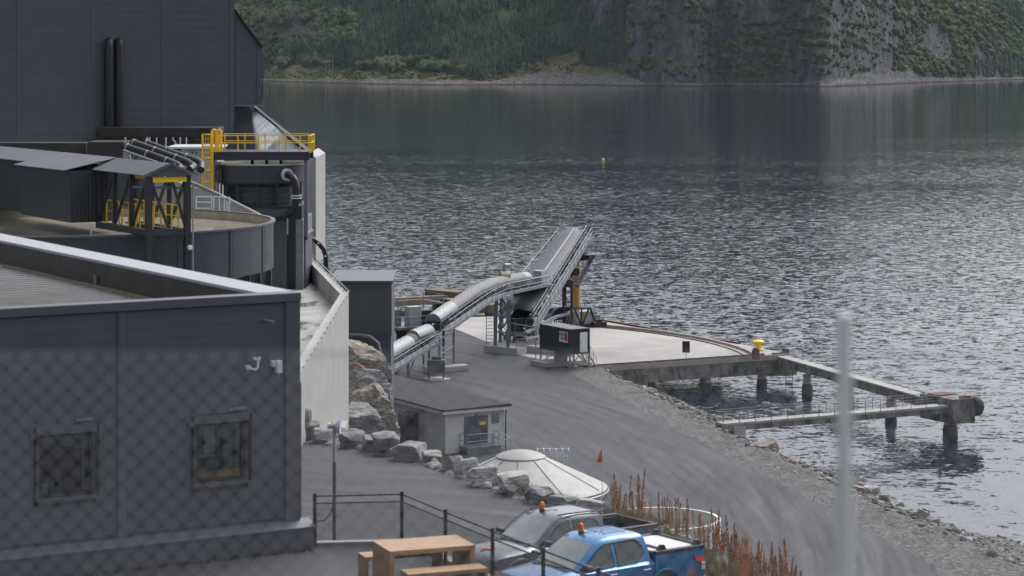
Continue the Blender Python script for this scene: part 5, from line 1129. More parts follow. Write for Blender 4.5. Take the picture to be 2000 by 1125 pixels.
# small thickener, platform, ladder
c = Vector(((510-1000)*152/F, 152, 0)); z0 = 29.3
t = thing('small_thickener', 'smaller raised blue-grey steel tank under the yellow railed platform', 'tank', Vector((c.x, c.y, ZT)))
MB().lathe((c.x,c.y,0), [(2.85,28.15),(2.85,z0)], 64).build('shell', M['bluegrey'], t, world=True, smooth=30)
MB().lathe((c.x,c.y,0), [(2.86,z0-.06),(2.94,z0-.06),(2.94,z0+.03),(2.76,z0+.03),(2.76,29.0)], 64).build('rim', M['concrete'], t, world=True, smooth=30)
MB().lathe((c.x,c.y,0), [(2.84,28.14),(2.3,27.9),(2.22,27.9),(2.22,26.7)], 64).build('lower_shell', M['bluegrey'], t, world=True, smooth=30)
for z in (27.35, 26.95): MB().lathe((c.x,c.y,0), [(2.22,z),(2.3,z),(2.3,z+.06),(2.22,z+.06)], 48).build('stiffener', M['trim'], t, world=True)
for k in range(12): a = 2*math.pi*k/12; q = c+Vector((math.cos(a), math.sin(a), 0))*2.5; MB().beam(q+ZU*26.7, q+ZU*28.1, .1, .16).build('bracket', M['steel'], t, world=True)
MB().lathe((c.x,c.y,0), [(2.78,29.12),(.01,29.12)], 48).build('water', m_murk(), t, world=True)
MB().bx(P(437,0,149.5).x, P(589,0,149.5).x, 149.5, 155, ZT, 26.75).build('base_block', M['steel'], t, world=True)
MB().bx(P(493,0,149.2).x, P(560,0,149.2).x, 149.15, 149.49, ZT, 26.55).build('front_panel', M['panel'], t, world=True)
MB().bx(P(578,0,149.3).x, P(592,0,149.3).x, 149.2, 156, ZT, 25.9).build('grey_pier', M['galvd'], t, world=True)
MB().bx(P(424,0,150).x, P(427,0,150).x, 150, 150.2, 26, 29).bx(P(430,0,150).x, P(432,0,150).x, 150, 150.2, 26, 29).build('pipe_post', M['trim'], t, world=True)
pts = [P(561,341,149.3), P(565,342,148.9), P(572,347,148.6), P(577,356,148.5), P(578.5,370,148.5), P(578.5,392,148.5), P(576,405,148.5), P(568,416,148.5), P(555,423,148.5), P(540,425,148.4), P(498,427.5,148)]
t = thing('feed_pipe', 'thick black pipe elbowing down from the small tank flange', 'pipe', pts[-1]); MB().path(pts, .235, 16).build('pipe', M['blackpipe'], t, world=True, smooth=60)
MB().path([P(560,341,149.35), P(562,341.3,149.2)], .38, 18).build('flange', M['white'], t, world=True)
for dz in (0, .16): MB().lathe(P(578.5,388,148.5)+ZU*dz, [(.2,0),(.33,0),(.33,.07),(.2,.07)], 18).build('flange', M['white'], t, world=True)
MB().tube(P(561,458,148.4), P(561,421,148.4), .06, 6).build('support_post', M['galv'], t, world=True)
t = thing('gantry_platform', 'dark steel gantry over the small tank with bright yellow railings', 'platform', P(415,306,150))
xa, xb = P(414,0,151).x, P(607,0,151).x; zp = P(0,296,150).z
MB().bx(xa, xb, 149.7, 153.2, zp-.12, zp).bx(xa, xb, 149.75, 149.95, zp-.52, zp-.121).bx(xa, xb, 152.9, 153.1, zp-.52, zp-.121).build('girder', M['steel'], t, world=True)
for nm, Y, pxs_ in (('front_rail', 149.75, (427,464.5,505,546,586,603)), ('rear_rail', 153.1, (439,478,518,558,603))):
    b = MB(); x0 = P(pxs_[0],0,Y).x; x9 = P(pxs_[-1],0,Y).x
    for hh in (1.0, .55): b.tube((x0,Y,zp+hh), (x9,Y,zp+hh), .033, 6)
    for px in pxs_: b.tube((P(px,0,Y).x,Y,zp-.05), (P(px,0,Y).x,Y,zp+1.0), .042, 6)
    b.build(nm, M['yellow'], t, world=True)
b = MB(); x9 = P(606,0,150).x
for hh in (1.0, .55): b.path([(x9-.2,149.75,zp+hh),(x9,150,zp+hh),(x9+.05,151.5,zp+hh),(x9,152.9,zp+hh),(x9-.2,153.1,zp+hh)], .035, 6)
for Y in (150.2, 151.5, 152.8): b.tube((x9+.02,Y,zp-.05),(x9+.02,Y,zp+1.0), .042, 6)
b.build('end_rail', M['yellow'], t, world=True)
for k in range(3): x = P(490+28*k,0,151).x; MB().bx(x, x+.18, 150.9, 151.1, zp-1.2, zp-.5).build('drive_post', M['black'], t, world=True)
MB().bx(xb-.35, xb-.1, 150, 150.2, ZT+3, zp-.5).build('support_post', M['galvd'], t, world=True); MB().bx(xa+.1, xa+.3, 150.2, 150.4, ZT, zp-.5).build('support_post', M['galvd'], t, world=True)
lx, lx2 = P(394,0,149.3).x, P(413,0,149.3).x; t = thing('caged_ladder', 'bright yellow caged ladder leading up to the gantry platform', 'ladder', Vector((lx, 149.3, 26)))
zl = P(0,378,149.3).z; zh = P(0,262,149.3).z
b = MB()
for k in range(7):
    f = k/6; a = math.pi*f; x = (lx+lx2)/2-.02-math.cos(a)*.3; y = 149.5-.55*math.sin(a); b.tube((x,y,zl),(x,y,zh), .022, 5)
for k in range(6):
    z = zl+(zh-zl)*k/5; b.path([((lx+lx2)/2-.02-math.cos(math.pi*q/8)*.3, 149.5-.55*math.sin(math.pi*q/8), z) for q in range(9)], .035, 5)
b.build('cage', M['yellow'], t, world=True)
b = MB().bx(lx2-.02, lx2+.1, 149.4, 149.55, zl-.3, zh+.1).bx(lx-.02, lx+.04, 149.5, 149.56, zl, zh); 
for k in range(14): z = zl+.28*k; b.tube((lx,149.53,z),(lx2,149.53,z), .018, 5)
b.build('ladder_rail', M['yellow'], t, world=True)
b = MB()
for x in (418, 428):
    xx = P(x,0,149.4).x
    for y in (149.2, 149.9): b.path([(xx-.14,y,zp),(xx-.14,y,zp+1.25),(xx-.09,y,zp+1.38),(xx+.04,y,zp+1.38),(xx+.1,y,zp+1.25),(xx+.1,y,zp)], .045, 6)
b.build('hoop_rail', M['yellow'], t, world=True)
# end wall and door shed
t = thing('end_wall', 'tall pale concrete end wall at the water side of the small tank', 'wall', P(605,520,160))
MB().extr([P(592,303,160), P(603,298,160), P(617,308,160), P(617,520,160), P(592,520,160)], (0,8,0)).build('wall', M['concrete'], t, world=True)
MB().bx(P(585,0,161).x, P(600,0,161).x, 160.9, 167, ZT, P(0,385,161).z).build('inner_wall', M['concrete'], t, world=True)
MB().bx(P(589,0,159).x, P(600,0,159).x, 158.9, 159.9, ZT, P(0,428,159).z).build('grey_column', M['concrete2'], t, world=True)
t = thing('door_shed', 'dark gabled shed with half open door beyond the murky tank', 'shed', P(560,562,150))
w0, w1 = P(497,0,150).x, P(597,0,150).x; MB().extr([P(497,461,150), P(550,457,150), P(597,465,150), Vector((w1,150,ZT)), Vector((w0,150,ZT))], (0,5,0)).build('wall', M['panel'], t, world=True)
for a, c in (((494,459.5),(550,454.5)),((550,454.5),(598.5,463.5))): MB().extr([P(*a,149.75), P(*c,149.75), P(*c,149.75)+ZU*.1, P(*a,149.75)+ZU*.1], (0,5.4,0)).build('roof', M['trim'], t, world=True)
MB().bx(P(540,0,150).x, P(549,0,150).x, 149.94, 149.999, ZT, P(0,502,150).z).build('timber_lining', M['wood'], t, world=True)
MB().bx(P(541.5,0,150).x, P(545,0,150).x, 149.92, 149.94, ZT+.4, P(0,504,150).z).build('gap_shade', M['black'], t, world=True)  # black strip standing in for the shade inside the half open door
MB().bx(P(549.5,0,150).x, P(567,0,150).x, 149.86, 149.93, ZT+.05, P(0,502,150).z).build('door', M['bluegrey'], t, world=True)
pp = [P(597,467,157), P(612,468,157), P(622,475,157.2), P(632,487,157.4), P(636,500,157.5), P(637,525,157.6), P(638,560,157.6)]
t = thing('overflow_pipe', 'black pipe leaving the door shed and bending down outside the terrace wall', 'pipe', pp[-1]); MB().path(pp, .16, 10).build('pipe', M['blackpipe'], t, world=True, smooth=60)
for k in (2, 4): MB().lathe(pp[k]-Vector((0,.17,0)), [(.01,-.06),(.07,0),(.01,.06)], 8).build('bolt_cap', M['white'], t, world=True)
# ---------------------------------------------------------------- upper yard, bank, patio, hillside under the camera
ZP = 26.45
def zy(x, y): return 22.0-.06*(y-62)
def yardpt(px, py):
    k = (py-H0)/F; Y = (CZ-22.0-.06*62)/(k-.06); return Vector(((px-1000)*Y/F, Y, zy(0, Y)))
be = [yardpt(*q) for q in ((560,853),(600,857),(660,872),(740,886),(820,903),(900,934),(980,966),(1060,988),(1120,999),(1200,1014),(1290,1040),(1372,1078),(1420,1125),(1440,1200))]
poly = [(p.x, p.y) for p in be]+[(6.5, 48), (-40, 48), (-45, 93), (-16, 93)]
struct(MB().prism(poly, 19 if False else (lambda x, y: zy(x, y)-1.2), zy).build('upper_yard', M['yard']))
lo = []
for i, p in enumerate(be):
    a = be[max(0, i-1)]; c = be[min(len(be)-1, i+1)]; d = (c-a); n = Vector((-d.y, d.x, 0)).normalized(); lo.append(Vector((p.x, p.y, ZQ-1))+n*(11 if p.y > 70 else 15))
N2 = 60; A_ = resample(be, N2); B_ = resample(lo, N2); co = np.zeros((16, N2, 3))
for j in range(16):
    for i in range(N2): q = A_[i].lerp(B_[i], j/15); co[j, i] = (q.x, q.y, q.z-.0)
co[..., 2] += (fbm(co[..., 0]/1.7, co[..., 1]/1.7, 4, 4)-.5)*.9*np.clip(np.arange(16)/3, 0, 1)[:, None]
struct(grid_mesh('embankment', co, 16, N2, M['earth']))
fp_px = [(615,968,27.47,47.0),(785,964,27.47,47.2),(870,998,27.47,None),(962,1035,27.47,None),(1061,1073,27.47,None),(1168,1113,27.47,None),(1280,1156,27.47,None)]
fp = []
for px, py, z, Y in fp_px:
    q = P(px, py, Y) if Y else G(px, py, z); fp.append(Vector((q.x, q.y, ZP)))
ob = Vector((-4.16, 47, ZP))
pat = [(-25, 30), (4.5, 30)]+[(p.x, p.y) for p in fp[::-1]]+[(fp[0].x-.35, fp[0].y+.1), (-4.3, 47.3), (-25, 40)]
struct(MB().prism(pat, 21.0, ZP).build('patio', M['yard']))
b = MB()
for a, c in zip(fp, fp[1:]): d = (c-a).normalized(); n = Vector((-d.y, d.x, 0))*.16; b.beam(a+n+ZU*.03, c+n+ZU*.03, .2, .1)
tag(b.build('patio_kerb', M['concrete'], origin=fp[1]), 'pale concrete kerb along the foot of the black mesh fence', 'kerb')
NXs = np.linspace(-14, 14, 60); NYs = np.concatenate([np.linspace(-14, 9, 14), np.linspace(10, 31, 24)]); A, B = np.meshgrid(NXs, NYs)
zz = np.where(B < 7.5, 33.95, 33.95-(B-7.5)*.345); zz = np.maximum(zz, ZP-.05)+(fbm(A/2, B/2, 3)-.5)*.25*(B < 29)
struct(grid_mesh('hillside', np.stack([A, B, zz], -1), *A.shape, M['earth']))
# ---------------------------------------------------------------- office building
s = thing('office_building', 'dark clad flat roofed office with two windows and white parapet coping', 'building', ob, AX)
LX, LY, HT = 15.0, 24.0, 4.96; n_ = -V
def fac(px, py): q = on_plane(px, py, ob, V); d = q-ob; return d.dot(U), d.z
W1 = [fac(77,851), fac(182,846), fac(182,968), fac(77,973)]; W2 = [fac(384,829), fac(480,824), fac(480,938), fac(384,943)]
wins = [(min(a[0] for a in w_), max(a[0] for a in w_), min(a[1] for a in w_)*.5+sorted(a[1] for a in w_)[1]*.5, max(a[1] for a in w_)) for w_ in (W1, W2)]
zc = .55
def wall_with_holes(x0, x1, z0, z1, holes, y0, y1):
    b = MB(); xs = sorted({x0, x1, *[h_[0] for h_ in holes], *[h_[1] for h_ in holes]})
    for a, c in zip(xs, xs[1:]):
        hh = [h_ for h_ in holes if h_[0] <= a+1e-6 and h_[1] >= c-1e-6]
        if not hh: b.bx(a, c, y0, y1, z0, z1)
        else: b.bx(a, c, y0, y1, z0, hh[0][2]); b.bx(a, c, y0, y1, hh[0][3], z1)
    return b
holes = wins
wa_ = wall_with_holes(-LX, -.01, 0, HT-.17, holes, .03, .25)
wa_.bx(-.3, 0, .25, LY, 0, HT-.05).bx(-LX, -.31, LY-.3, LY, 0, HT-.05).bx(-LX, -LX+.3, .26, LY-.31, 0, HT-.05); wa_.build('wall', M['panel'], s)
# lapped horizontal cladding boards, 0.21 m apart
jx = fac(240,700)[0]; jw = .17; b = MB(); zz_ = .62; PW = .212
bays = [(-LX+.1, jx-jw/2-.01), (jx+jw/2+.01, -.30)]
while zz_ < HT-.2:
    z1 = min(zz_+PW, HT-.18)
    for x0, x1 in bays:
        segs = [(x0, x1)]
        for h_ in wins:
            nx = []
            for a, c in segs:
                if h_[2]-.12 < z1 and h_[3]+.05 > zz_ and h_[0] < c and h_[1] > a: nx += [(a, h_[0]-.04), (h_[1]+.04, c)]
                else: nx.append((a, c))
            segs = [q for q in nx if q[1]-q[0] > .02]
        for a, c in segs: b.add([(a,-.002,zz_),(c,-.002,zz_),(c,.003,z1-.001),(a,.003,z1-.001),(a,.029,zz_),(c,.029,zz_),(c,.029,z1-.001),(a,.029,z1-.001)], [(0,1,2,3),(0,4,5,1),(3,2,6,7),(0,3,7,4),(1,5,6,2)])
    zz_ += PW
b.build('cladding', M['panel'], s)
MB().bx(jx-jw/2, jx+jw/2, -.012, .028, .5, HT-.171).bx(jx-jw/2-.02, jx-jw/2-.001, -.03, .028, .5, HT-.172).build('panel_joint', M['trim'], s)
MB().bx(-.27, .03, -.035, .24, .5, HT-.171).bx(-.295,-.272,-.02,.02,.5,HT-.172).build('corner_trim', M['trim'], s)
MB().bx(-LX-.02, .04, -.06, .32, HT-.168, HT+.002).build('fascia', M['trim'], s, bevel=.01)
MB().bx(-.72, .05, .321, LY+.05, HT-.06, HT+.006).build('coping', M['coping'], s, bevel=.008)
MB().bx(-LX, -.721, LY-.6, LY+.05, HT-.06, HT+.004).build('coping', M['coping'], s)
M['stain'] = mat('weathered_brown_parapet', (.050,.043,.036), .55, var=.22, scale=.6, streak=.6)
MB().bx(-.70, -.30, .26, LY-.3, 4.36, HT-.061).build('parapet_lining', M['stain'], s)
for k in range(0): MB().bx(-.862, -.841, .3+2.9*k, .36+2.9*k, 4.42, HT-.07).build('lining_seam', M['steel'], s)
MB().bx(-.92, -.705, .26, LY-.3, 4.34, 4.40).build('gutter', mat('algae_gutter', (.16,.14,.09), .6, var=.4), s)
MB().bx(-.76, -.71, 9.0, 9.15, 4.41, 4.62).build('roof_outlet', M['galvd'], s)
def m_roof():
    t = NT('wet_roof_sheet'); v = t.coord(False); sp = t.n('ShaderNodeSeparateXYZ'); t.l(v, sp.inputs[0])
    st = t.noise(t.coord(False, (.35, .6, 1)), 1.1, 5, .7); fr = t.math('FRACT', t.math('ADD', t.math('DIVIDE', sp.outputs[1], .5), t.math('MULTIPLY', t.math('SUBTRACT', st, .5), .35)))
    wet_sheen = t.math('MULTIPLY', t.math('LESS_THAN', fr, .5), t.ramp(st, [(.36, (0,0,0)), (.52, (1,1,1))]))     # water lying in the troughs, its sky reflection painted as pale grey
    c = t.mix(wet_sheen, t.ramp(t.noise(v, 2, 4), [(.3, (.030,.028,.027)), (.7, (.062,.060,.058))]), (.30,.30,.31)); t.l(c, t.b.inputs['Base Color'])
    t.l(t.math('SUBTRACT', .6, t.math('MULTIPLY', wet_sheen, .3)), t.b.inputs['Roughness']); return t.m
rb = MB(); ny = int((LY-.6)/.5); vs = []
for i in range(ny*4+1):
    y = .26+(LY-.6)*i/(ny*4); z = 4.31+(.085 if i % 4 in (0, 1) else 0); vs += [(-LX+.3, y, z), (-.92, y, z)]
rb.add(vs, [(2*i, 2*i+2, 2*i+3, 2*i+1) for i in range(ny*4)]); rb.build('roof', m_roof(), s)
MB().bx(-LX, .22, -.26, .0, .0, .44).bx(.03, .22, .0, 5, .0, .44).build('plinth', M['panel'], s)
MB().add([(-LX,-.28,.44),(.25,-.28,.44),(.25,.04,.56),(-LX,.04,.56),(-LX,-.28,.41),(.25,-.28,.41),(.25,.04,.41),(-LX,.04,.41)], [(0,1,2,3),(0,4,5,1),(1,5,6,2),(3,2,6,7),(0,3,7,4)]).bx(.04, .25, .041, 5, .41, .5).build('plinth_flashing', M['coping' if False else 'trim'], s)
for i, (x0, x1, z0, z1) in enumerate(wins):
    fr = MB().bx(x0, x0+.045, .03, .16, z0, z1).bx(x1-.045, x1, .03, .16, z0, z1).bx(x0+.045, x1-.045, .03, .16, z0, z0+.05).bx(x0+.045, x1-.045, .03, .16, z1-.05, z1)
    w_ = fr.build('window', M['black'], s); MB().bx(x0+.045, x1-.045, .10, .112, z0+.05, z1-.05).build('pane', M['pane'], w_)
    MB().bx(x0-.06, x1+.06, -.05, .0, z1+.005, z1+.15).build('blind_box', M['trim'], w_)
    MB().bx(x0-.10, x0-.065, -.06, .0, z0-.10, z1+.16).build('blind_guide', M['black'], w_); MB().bx(x1+.065, x1+.10, -.06, .0, z0-.02, z1+.12).build('blind_guide', M['black'], w_)
    MB().bx(x0-.19, x0-.10, -.09, -.0, z1-.04, z1+.05).build('blind_motor', M['trim'], w_); MB().bx(x1+.10, x1+.17, -.09, 0, z1+.02, z1+.09).build('blind_motor', M['trim'], w_)
    MB().bx(x0-.06, x1+.06, -.07, .03, z0-.07, z0-.01).build('sill', M['trim'], w_)
    MB().beam((x1-.35,-.035,z1+.235),(x1-.02,-.035,z1+.25),.05,.045).build('wind_sensor', M['galvd'], w_)
    # room behind the pane
    M.setdefault('room', mat('dark_room', (.10,.095,.085), .9, var=.2)); M.setdefault('roomlight', mat('daylight_panel', (.80,.88,.86), .8)); M.setdefault('leaf', mat('pot_plant_leaf', (.05,.11,.03), .7, var=.4, scale=8)); M.setdefault('curtain', mat('curtain_cloth', (.30,.30,.19), .9))
    MB().bx(x0-.5, x1+1.2, 3.0, 3.1, z0-1, z1+.6).bx(x0-.5, x1+1.2, .26, 3.0, z0-1, z0-.92).bx(x0-.6, x0-.5, .26, 3.1, z0-1, z1+.6).bx(x1+1.2,x1+1.3,.26,3.1,z0-1,z1+.6).bx(x0-.5, x1+1.2, .26, 3.0, z1+.55, z1+.6).build('room_lining', M['room'], w_)
    MB().bx(x0-.1, x1+.1, .2, .42, z0-.03, z0+.03).build('inner_sill', M['wood' if i == 0 else 'rockb'], w_)
    if i == 1:
        MB().bx(x0+.30, x0+.52, .34, .36, z0+.50, z1-.04).build('daylight_panel', M['roomlight'], w_); MB().bx(x0+.05, x0+.52, .30, .34, z0+.44, z0+.49).build('panel_bar', M['white'], w_)  # pale panel added to stand for daylight from an opposite window
        MB().bx(x1-.33, x1-.17, .30, .33, z0+.12, z1-.03).bx(x1-.1, x1-.045, .2, .22, z0+.05, z1-.05).build('curtain', M['curtain'], w_)
        rr = np.random.RandomState(4)
        for cx, cz in ((x0+.2, z0+.62), (x0+.22, z0+.08), (x1-.32, z0+.06)):
            pb_ = MB()
            for k in range(26): a = rr.uniform(0, 6.28); e = Vector((math.cos(a)*.12, math.sin(a)*.07, rr.uniform(.02, .22))); o_ = Vector((cx, .30, cz)); pb_.extr([o_, o_+e*.5+Vector((.015,0,.01)), o_+e, o_+e*.5-Vector((.015,0,-.01))], (0,.004,0))
            pb_.build('pot_plant', M['leaf'], w_)
    else:
        MB().bx(x0+.05, x0+.20, .118, .122, z0+.055, z0+.25).build('notice', M['roomlight'], w_); MB().bx(x1-.14, x1-.10, .2, .22, z0+.05, z1-.05).build('curtain', M['curtain'], w_)
        for q in (.35, .45, .6): MB().lathe((x0+q, .6, z0+.02), [(.03,0),(.03,.16),(.012,.2),(.012,.26)], 8).build('bottle', M['galvd'], w_)
x, z = fac(519,626); MB().tube((x-.06,.03,z+.02),(x+.07,-.22,z-.02),.028,10).build('spout', M['galvd'], s)
def fpt(px, py, o=-.05): q = on_plane(px, py, ob, V); return q-V*(-o) if o else q
q = fpt(488,716,0); o = thing('sensor_arm', 'white bent bracket arm with two small heads on the office wall', 'sensor', q, AX)
MB().path([(-.09,0,0),(-.09,-.12,0),(.05,-.14,-.05),(.10,-.14,-.02),(.11,-.14,.10),(.09,-.14,.16)], .026, 8).build('arm', M['white'], o, smooth=50)
MB().bx(-.13,-.05,-.16,-.06,-.03,.04).build('clamp', M['white'], o); MB().tube((-.09,-.1,-.02),(-.09,-.1,-.11),.01,6).build('cable', M['greybox'], o)
for xx in (.04, .13): MB().lathe((xx,-.14,.16), [(.005,-.035),(.035,-.02),(.035,.02),(.005,.035)], 10).build('sensor_head', M['white'], o, smooth=50)
q = fpt(534,716,0); o = thing('wall_camera', 'white boxy camera housing mounted near the office corner', 'camera', q, AX)
MB().bx(-.01,.10,-.20,-.06,-.11,.13).build('housing', M['white'], o, bevel=.012); MB().bx(-.08,.0,-.14,-.0,.01,.12).build('bracket', M['white'], o, bevel=.01); MB().tube((.05,-.13,-.11),(.05,-.13,-.16),.016,8).build('lens', M['greybox'], o)
# ---------------------------------------------------------------- fence on the patio edge
def chainlink(mb, a, b, h, z0, pitch, r):
    L = (b-a).length; d = (b-a)/L; n = int(L/pitch)+1; k = int(h/pitch)
    for sgn in (1, -1):
        i = -k
        while i < n+k:
            x0 = i*pitch; x1 = x0+sgn*h; za, zb = 0, h; xa, xb = x0, x1
            def clip(xa, za, xb, zb):
                if xa == xb: return None
                for lim in (0, L):
                    if (xa-lim)*(xb-lim) < 0:
                        f = (lim-xa)/(xb-xa); zm = za+(zb-za)*f
                        out_a = xa < 0 if lim == 0 else xa > L
                        if out_a: xa, za = lim, zm
                        else: xb, zb = lim, zm
                return None if max(xa, xb) <= 1e-6 or min(xa, xb) >= L-1e-6 else (xa, za, xb, zb)
            c = clip(xa, za, xb, zb)
            if c: p0 = a+d*c[0]+ZU*(z0+c[1]); p1 = a+d*c[2]+ZU*(z0+c[3]); mb.path([p0, p1], r, 3)
            i += 1
s = thing('mesh_fence', 'black chain-link fence with square posts running along the patio edge', 'fence', fp[1])
for p in fp: MB().bx(p.x-.035, p.x+.035, p.y-.035, p.y+.035, ZP-.02, ZP+1.06).build('post', M['black'], s, world=True)
for a, c in zip(fp, fp[1:]):
    MB().tube(a+ZU*1.0, c+ZU*1.0, .018, 6).build('top_rail', M['black'], s, world=True); MB().tube(a+ZU*.86, c+ZU*.86, .016, 6).build('wire_rail', M['black'], s, world=True)
    b = MB(); chainlink(b, a, c, .82, .03, .065, .0042); b.build('mesh', M['black'], s, world=True)
MB().path([fp[0]+Vector((.02,.02,.5)), fp[0]+Vector((.18,.03,.52)), fp[0]+Vector((.3,.03,.66)), fp[0]+Vector((.36,.02,.84))], .012, 5).build('loose_wire', M['black'], s, world=True)
# ---------------------------------------------------------------- picnic table and benches
TA = math.radians(21); tl = Vector((math.cos(TA), math.sin(TA), 0)); tn = Vector((-tl.y, tl.x, 0))
T0 = G(761,1077,ZP+.75); T0.z = ZP
def slab_table(name, label, cat, o, L, D, Hh, th, group=None, pt='table_top'):
    s = thing(name, label, cat, o, TA, group)
    MB().bx(0, L, 0, D, Hh-th, Hh).build(pt, M['wood'], s, bevel=.006)
    for x in (.0, L-th): MB().bx(x+.001, x+th-.001, .003, D-.003, .0, Hh-th-.001).build('leg_panel', M['wood'], s, bevel=.006)
    return s
slab_table('picnic_table', 'chunky light oak slab table on the patio by the fence', 'table', T0, 1.62, 1.0, .75, .09)
B0 = G(797,1122,ZP+.45); B0.z = ZP; slab_table('picnic_bench', 'light oak slab bench in front of the slab table', 'bench', B0, 1.50, .45, .45, .07, 'oak slab benches', 'seat')
B1 = T0+tn*1.06-tl*.12; slab_table('picnic_bench', 'light oak slab bench tucked behind the slab table, mostly hidden', 'bench', B1, 1.50, .45, .45, .07, 'oak slab benches', 'seat')
# ---------------------------------------------------------------- antenna pole
q = yardpt(653,1071); o = thing('antenna_pole', 'slim two-tone pole with white dish standing on the upper yard', 'pole', q)
zt_ = 36-(832-H0)*q.y/F; zm_ = 36-(902-H0)*q.y/F; hp_ = zt_-q.z; hm = zm_-q.z
MB().tube((0,0,-.1),(0,0,hm),.056,12).build('pole', M['trim'], o, smooth=50); MB().tube((0,0,hm+.001),(0,0,hp_+.06),.05,12).build('upper_pole', mat('pole_grey', (.33,.37,.36), .5), o, smooth=50)
b = MB(); prof = [(.02,.02),(.08,.0),(.16,.06),(.235,.13),(.24,.12),(.16,.04),(.08,-.03),(.02,-.03)]; rings = []
for k in range(24):
    a = 2*math.pi*k/24; rings.append([Vector((.05+y, math.cos(a)*r, hp_+math.sin(a)*r)) for r, y in prof])
b.loft(rings+[rings[0]], cap=False).build('dish', M['white'], o, smooth=50)
MB().tube((-.13,0,hp_),(.06,0,hp_),.075,12).build('radio_unit', M['greybox'], o, smooth=40); MB().tube((-.20,0,hp_+.01),(-.13,0,hp_+.01),.09,12).bx(-.06,-.03,-.02,.02,hp_+.05,hp_+.14).build('radio_cap', M['white'], o, smooth=40)
# ---------------------------------------------------------------- boulders along the yard edge
BL = [(600,858,64,58,'rock','big rounded grey boulder at the office corner end of the row'),(640,866,70,44,'rock','grey ridged boulder left of the antenna pole'),(690,876,66,52,'rock','dark striped boulder just right of the antenna dish'),
 (722,884,44,50,'rock','narrow upright grey block before the rust-stained boulder'),(752,890,70,66,'rock','tall square boulder with rusty stain'),(800,900,80,50,'rock','long dark grey boulder right of the rusty one'),(843,906,46,36,'rockw','bright white-grey boulder alone beside the long dark one'),
 (884,922,44,46,'rock','grey boulder with flat top below the pale building corner'),(912,934,52,54,'rockw','pale flat-topped boulder left of the slanted striped slab'),(946,950,84,62,'rockw','slanted striped pale slab boulder'),
 (1004,968,76,64,'rockw','large pale pointed boulder under the cone tank'),(1054,984,66,48,'rock','dark rounded boulder behind the grey pickup roof'),(1100,994,60,36,'rock','low grey boulder behind the grey pickup bonnet line'),(1150,1003,70,40,'rockw','pale block boulder right behind the grey pickup cab'),
 (1196,1012,40,30,'rock','small grey boulder at the whip flag'),(1405,1115,60,50,'rock','grey boulder behind the blue pickup tailgate'),(1382,1090,40,34,'rockb','brown stone next to the blue pickup tail lamp')]
for i, (px, py, wp, hp2, mk, lab) in enumerate(BL):
    p = yardpt(px, py); sc = F/p.y; boulder('edge_boulder', lab, p+Vector((0,.25,0)), (wp/sc*.98, wp/sc*.82, hp2/sc*.8), 500+i*3, M[mk], .5*i, 'boulders along the upper yard edge')
# grit strip at the foot of the row
rs2 = np.random.RandomState(8); pts = []
for a, c in zip(be[:-2], be[1:-1]):
    for k in range(60): q = a.lerp(c, rs2.rand()); d = (c-a).normalized(); pts.append(q+Vector((d.y, -d.x, 0))*rs2.uniform(-.5, .3)+ZU*.0)
pts = np.array([p[:] for p in pts]); rub = np.array([(a.lerp(c, rs2.rand())+Vector((rs2.uniform(-.25,.25), rs2.uniform(.1,.9), -.05)))[:] for a, c in zip(be[:-3], be[1:-2]) for _ in range(14)])
struct(scatter('edge_rubble', [blocky(rs2, 2) for _ in range(6)], rub, rs2.uniform(.18, .55, len(rub)), rs2.uniform(1, 1.6, len(rub)), M['rock']), 'stuff')
struct(scatter('edge_gravel', [blocky(rs2) for _ in range(4)], pts, rs2.uniform(.03, .12, len(pts)), rs2.uniform(1, 1.5, len(pts)), m_stone()), 'stuff')

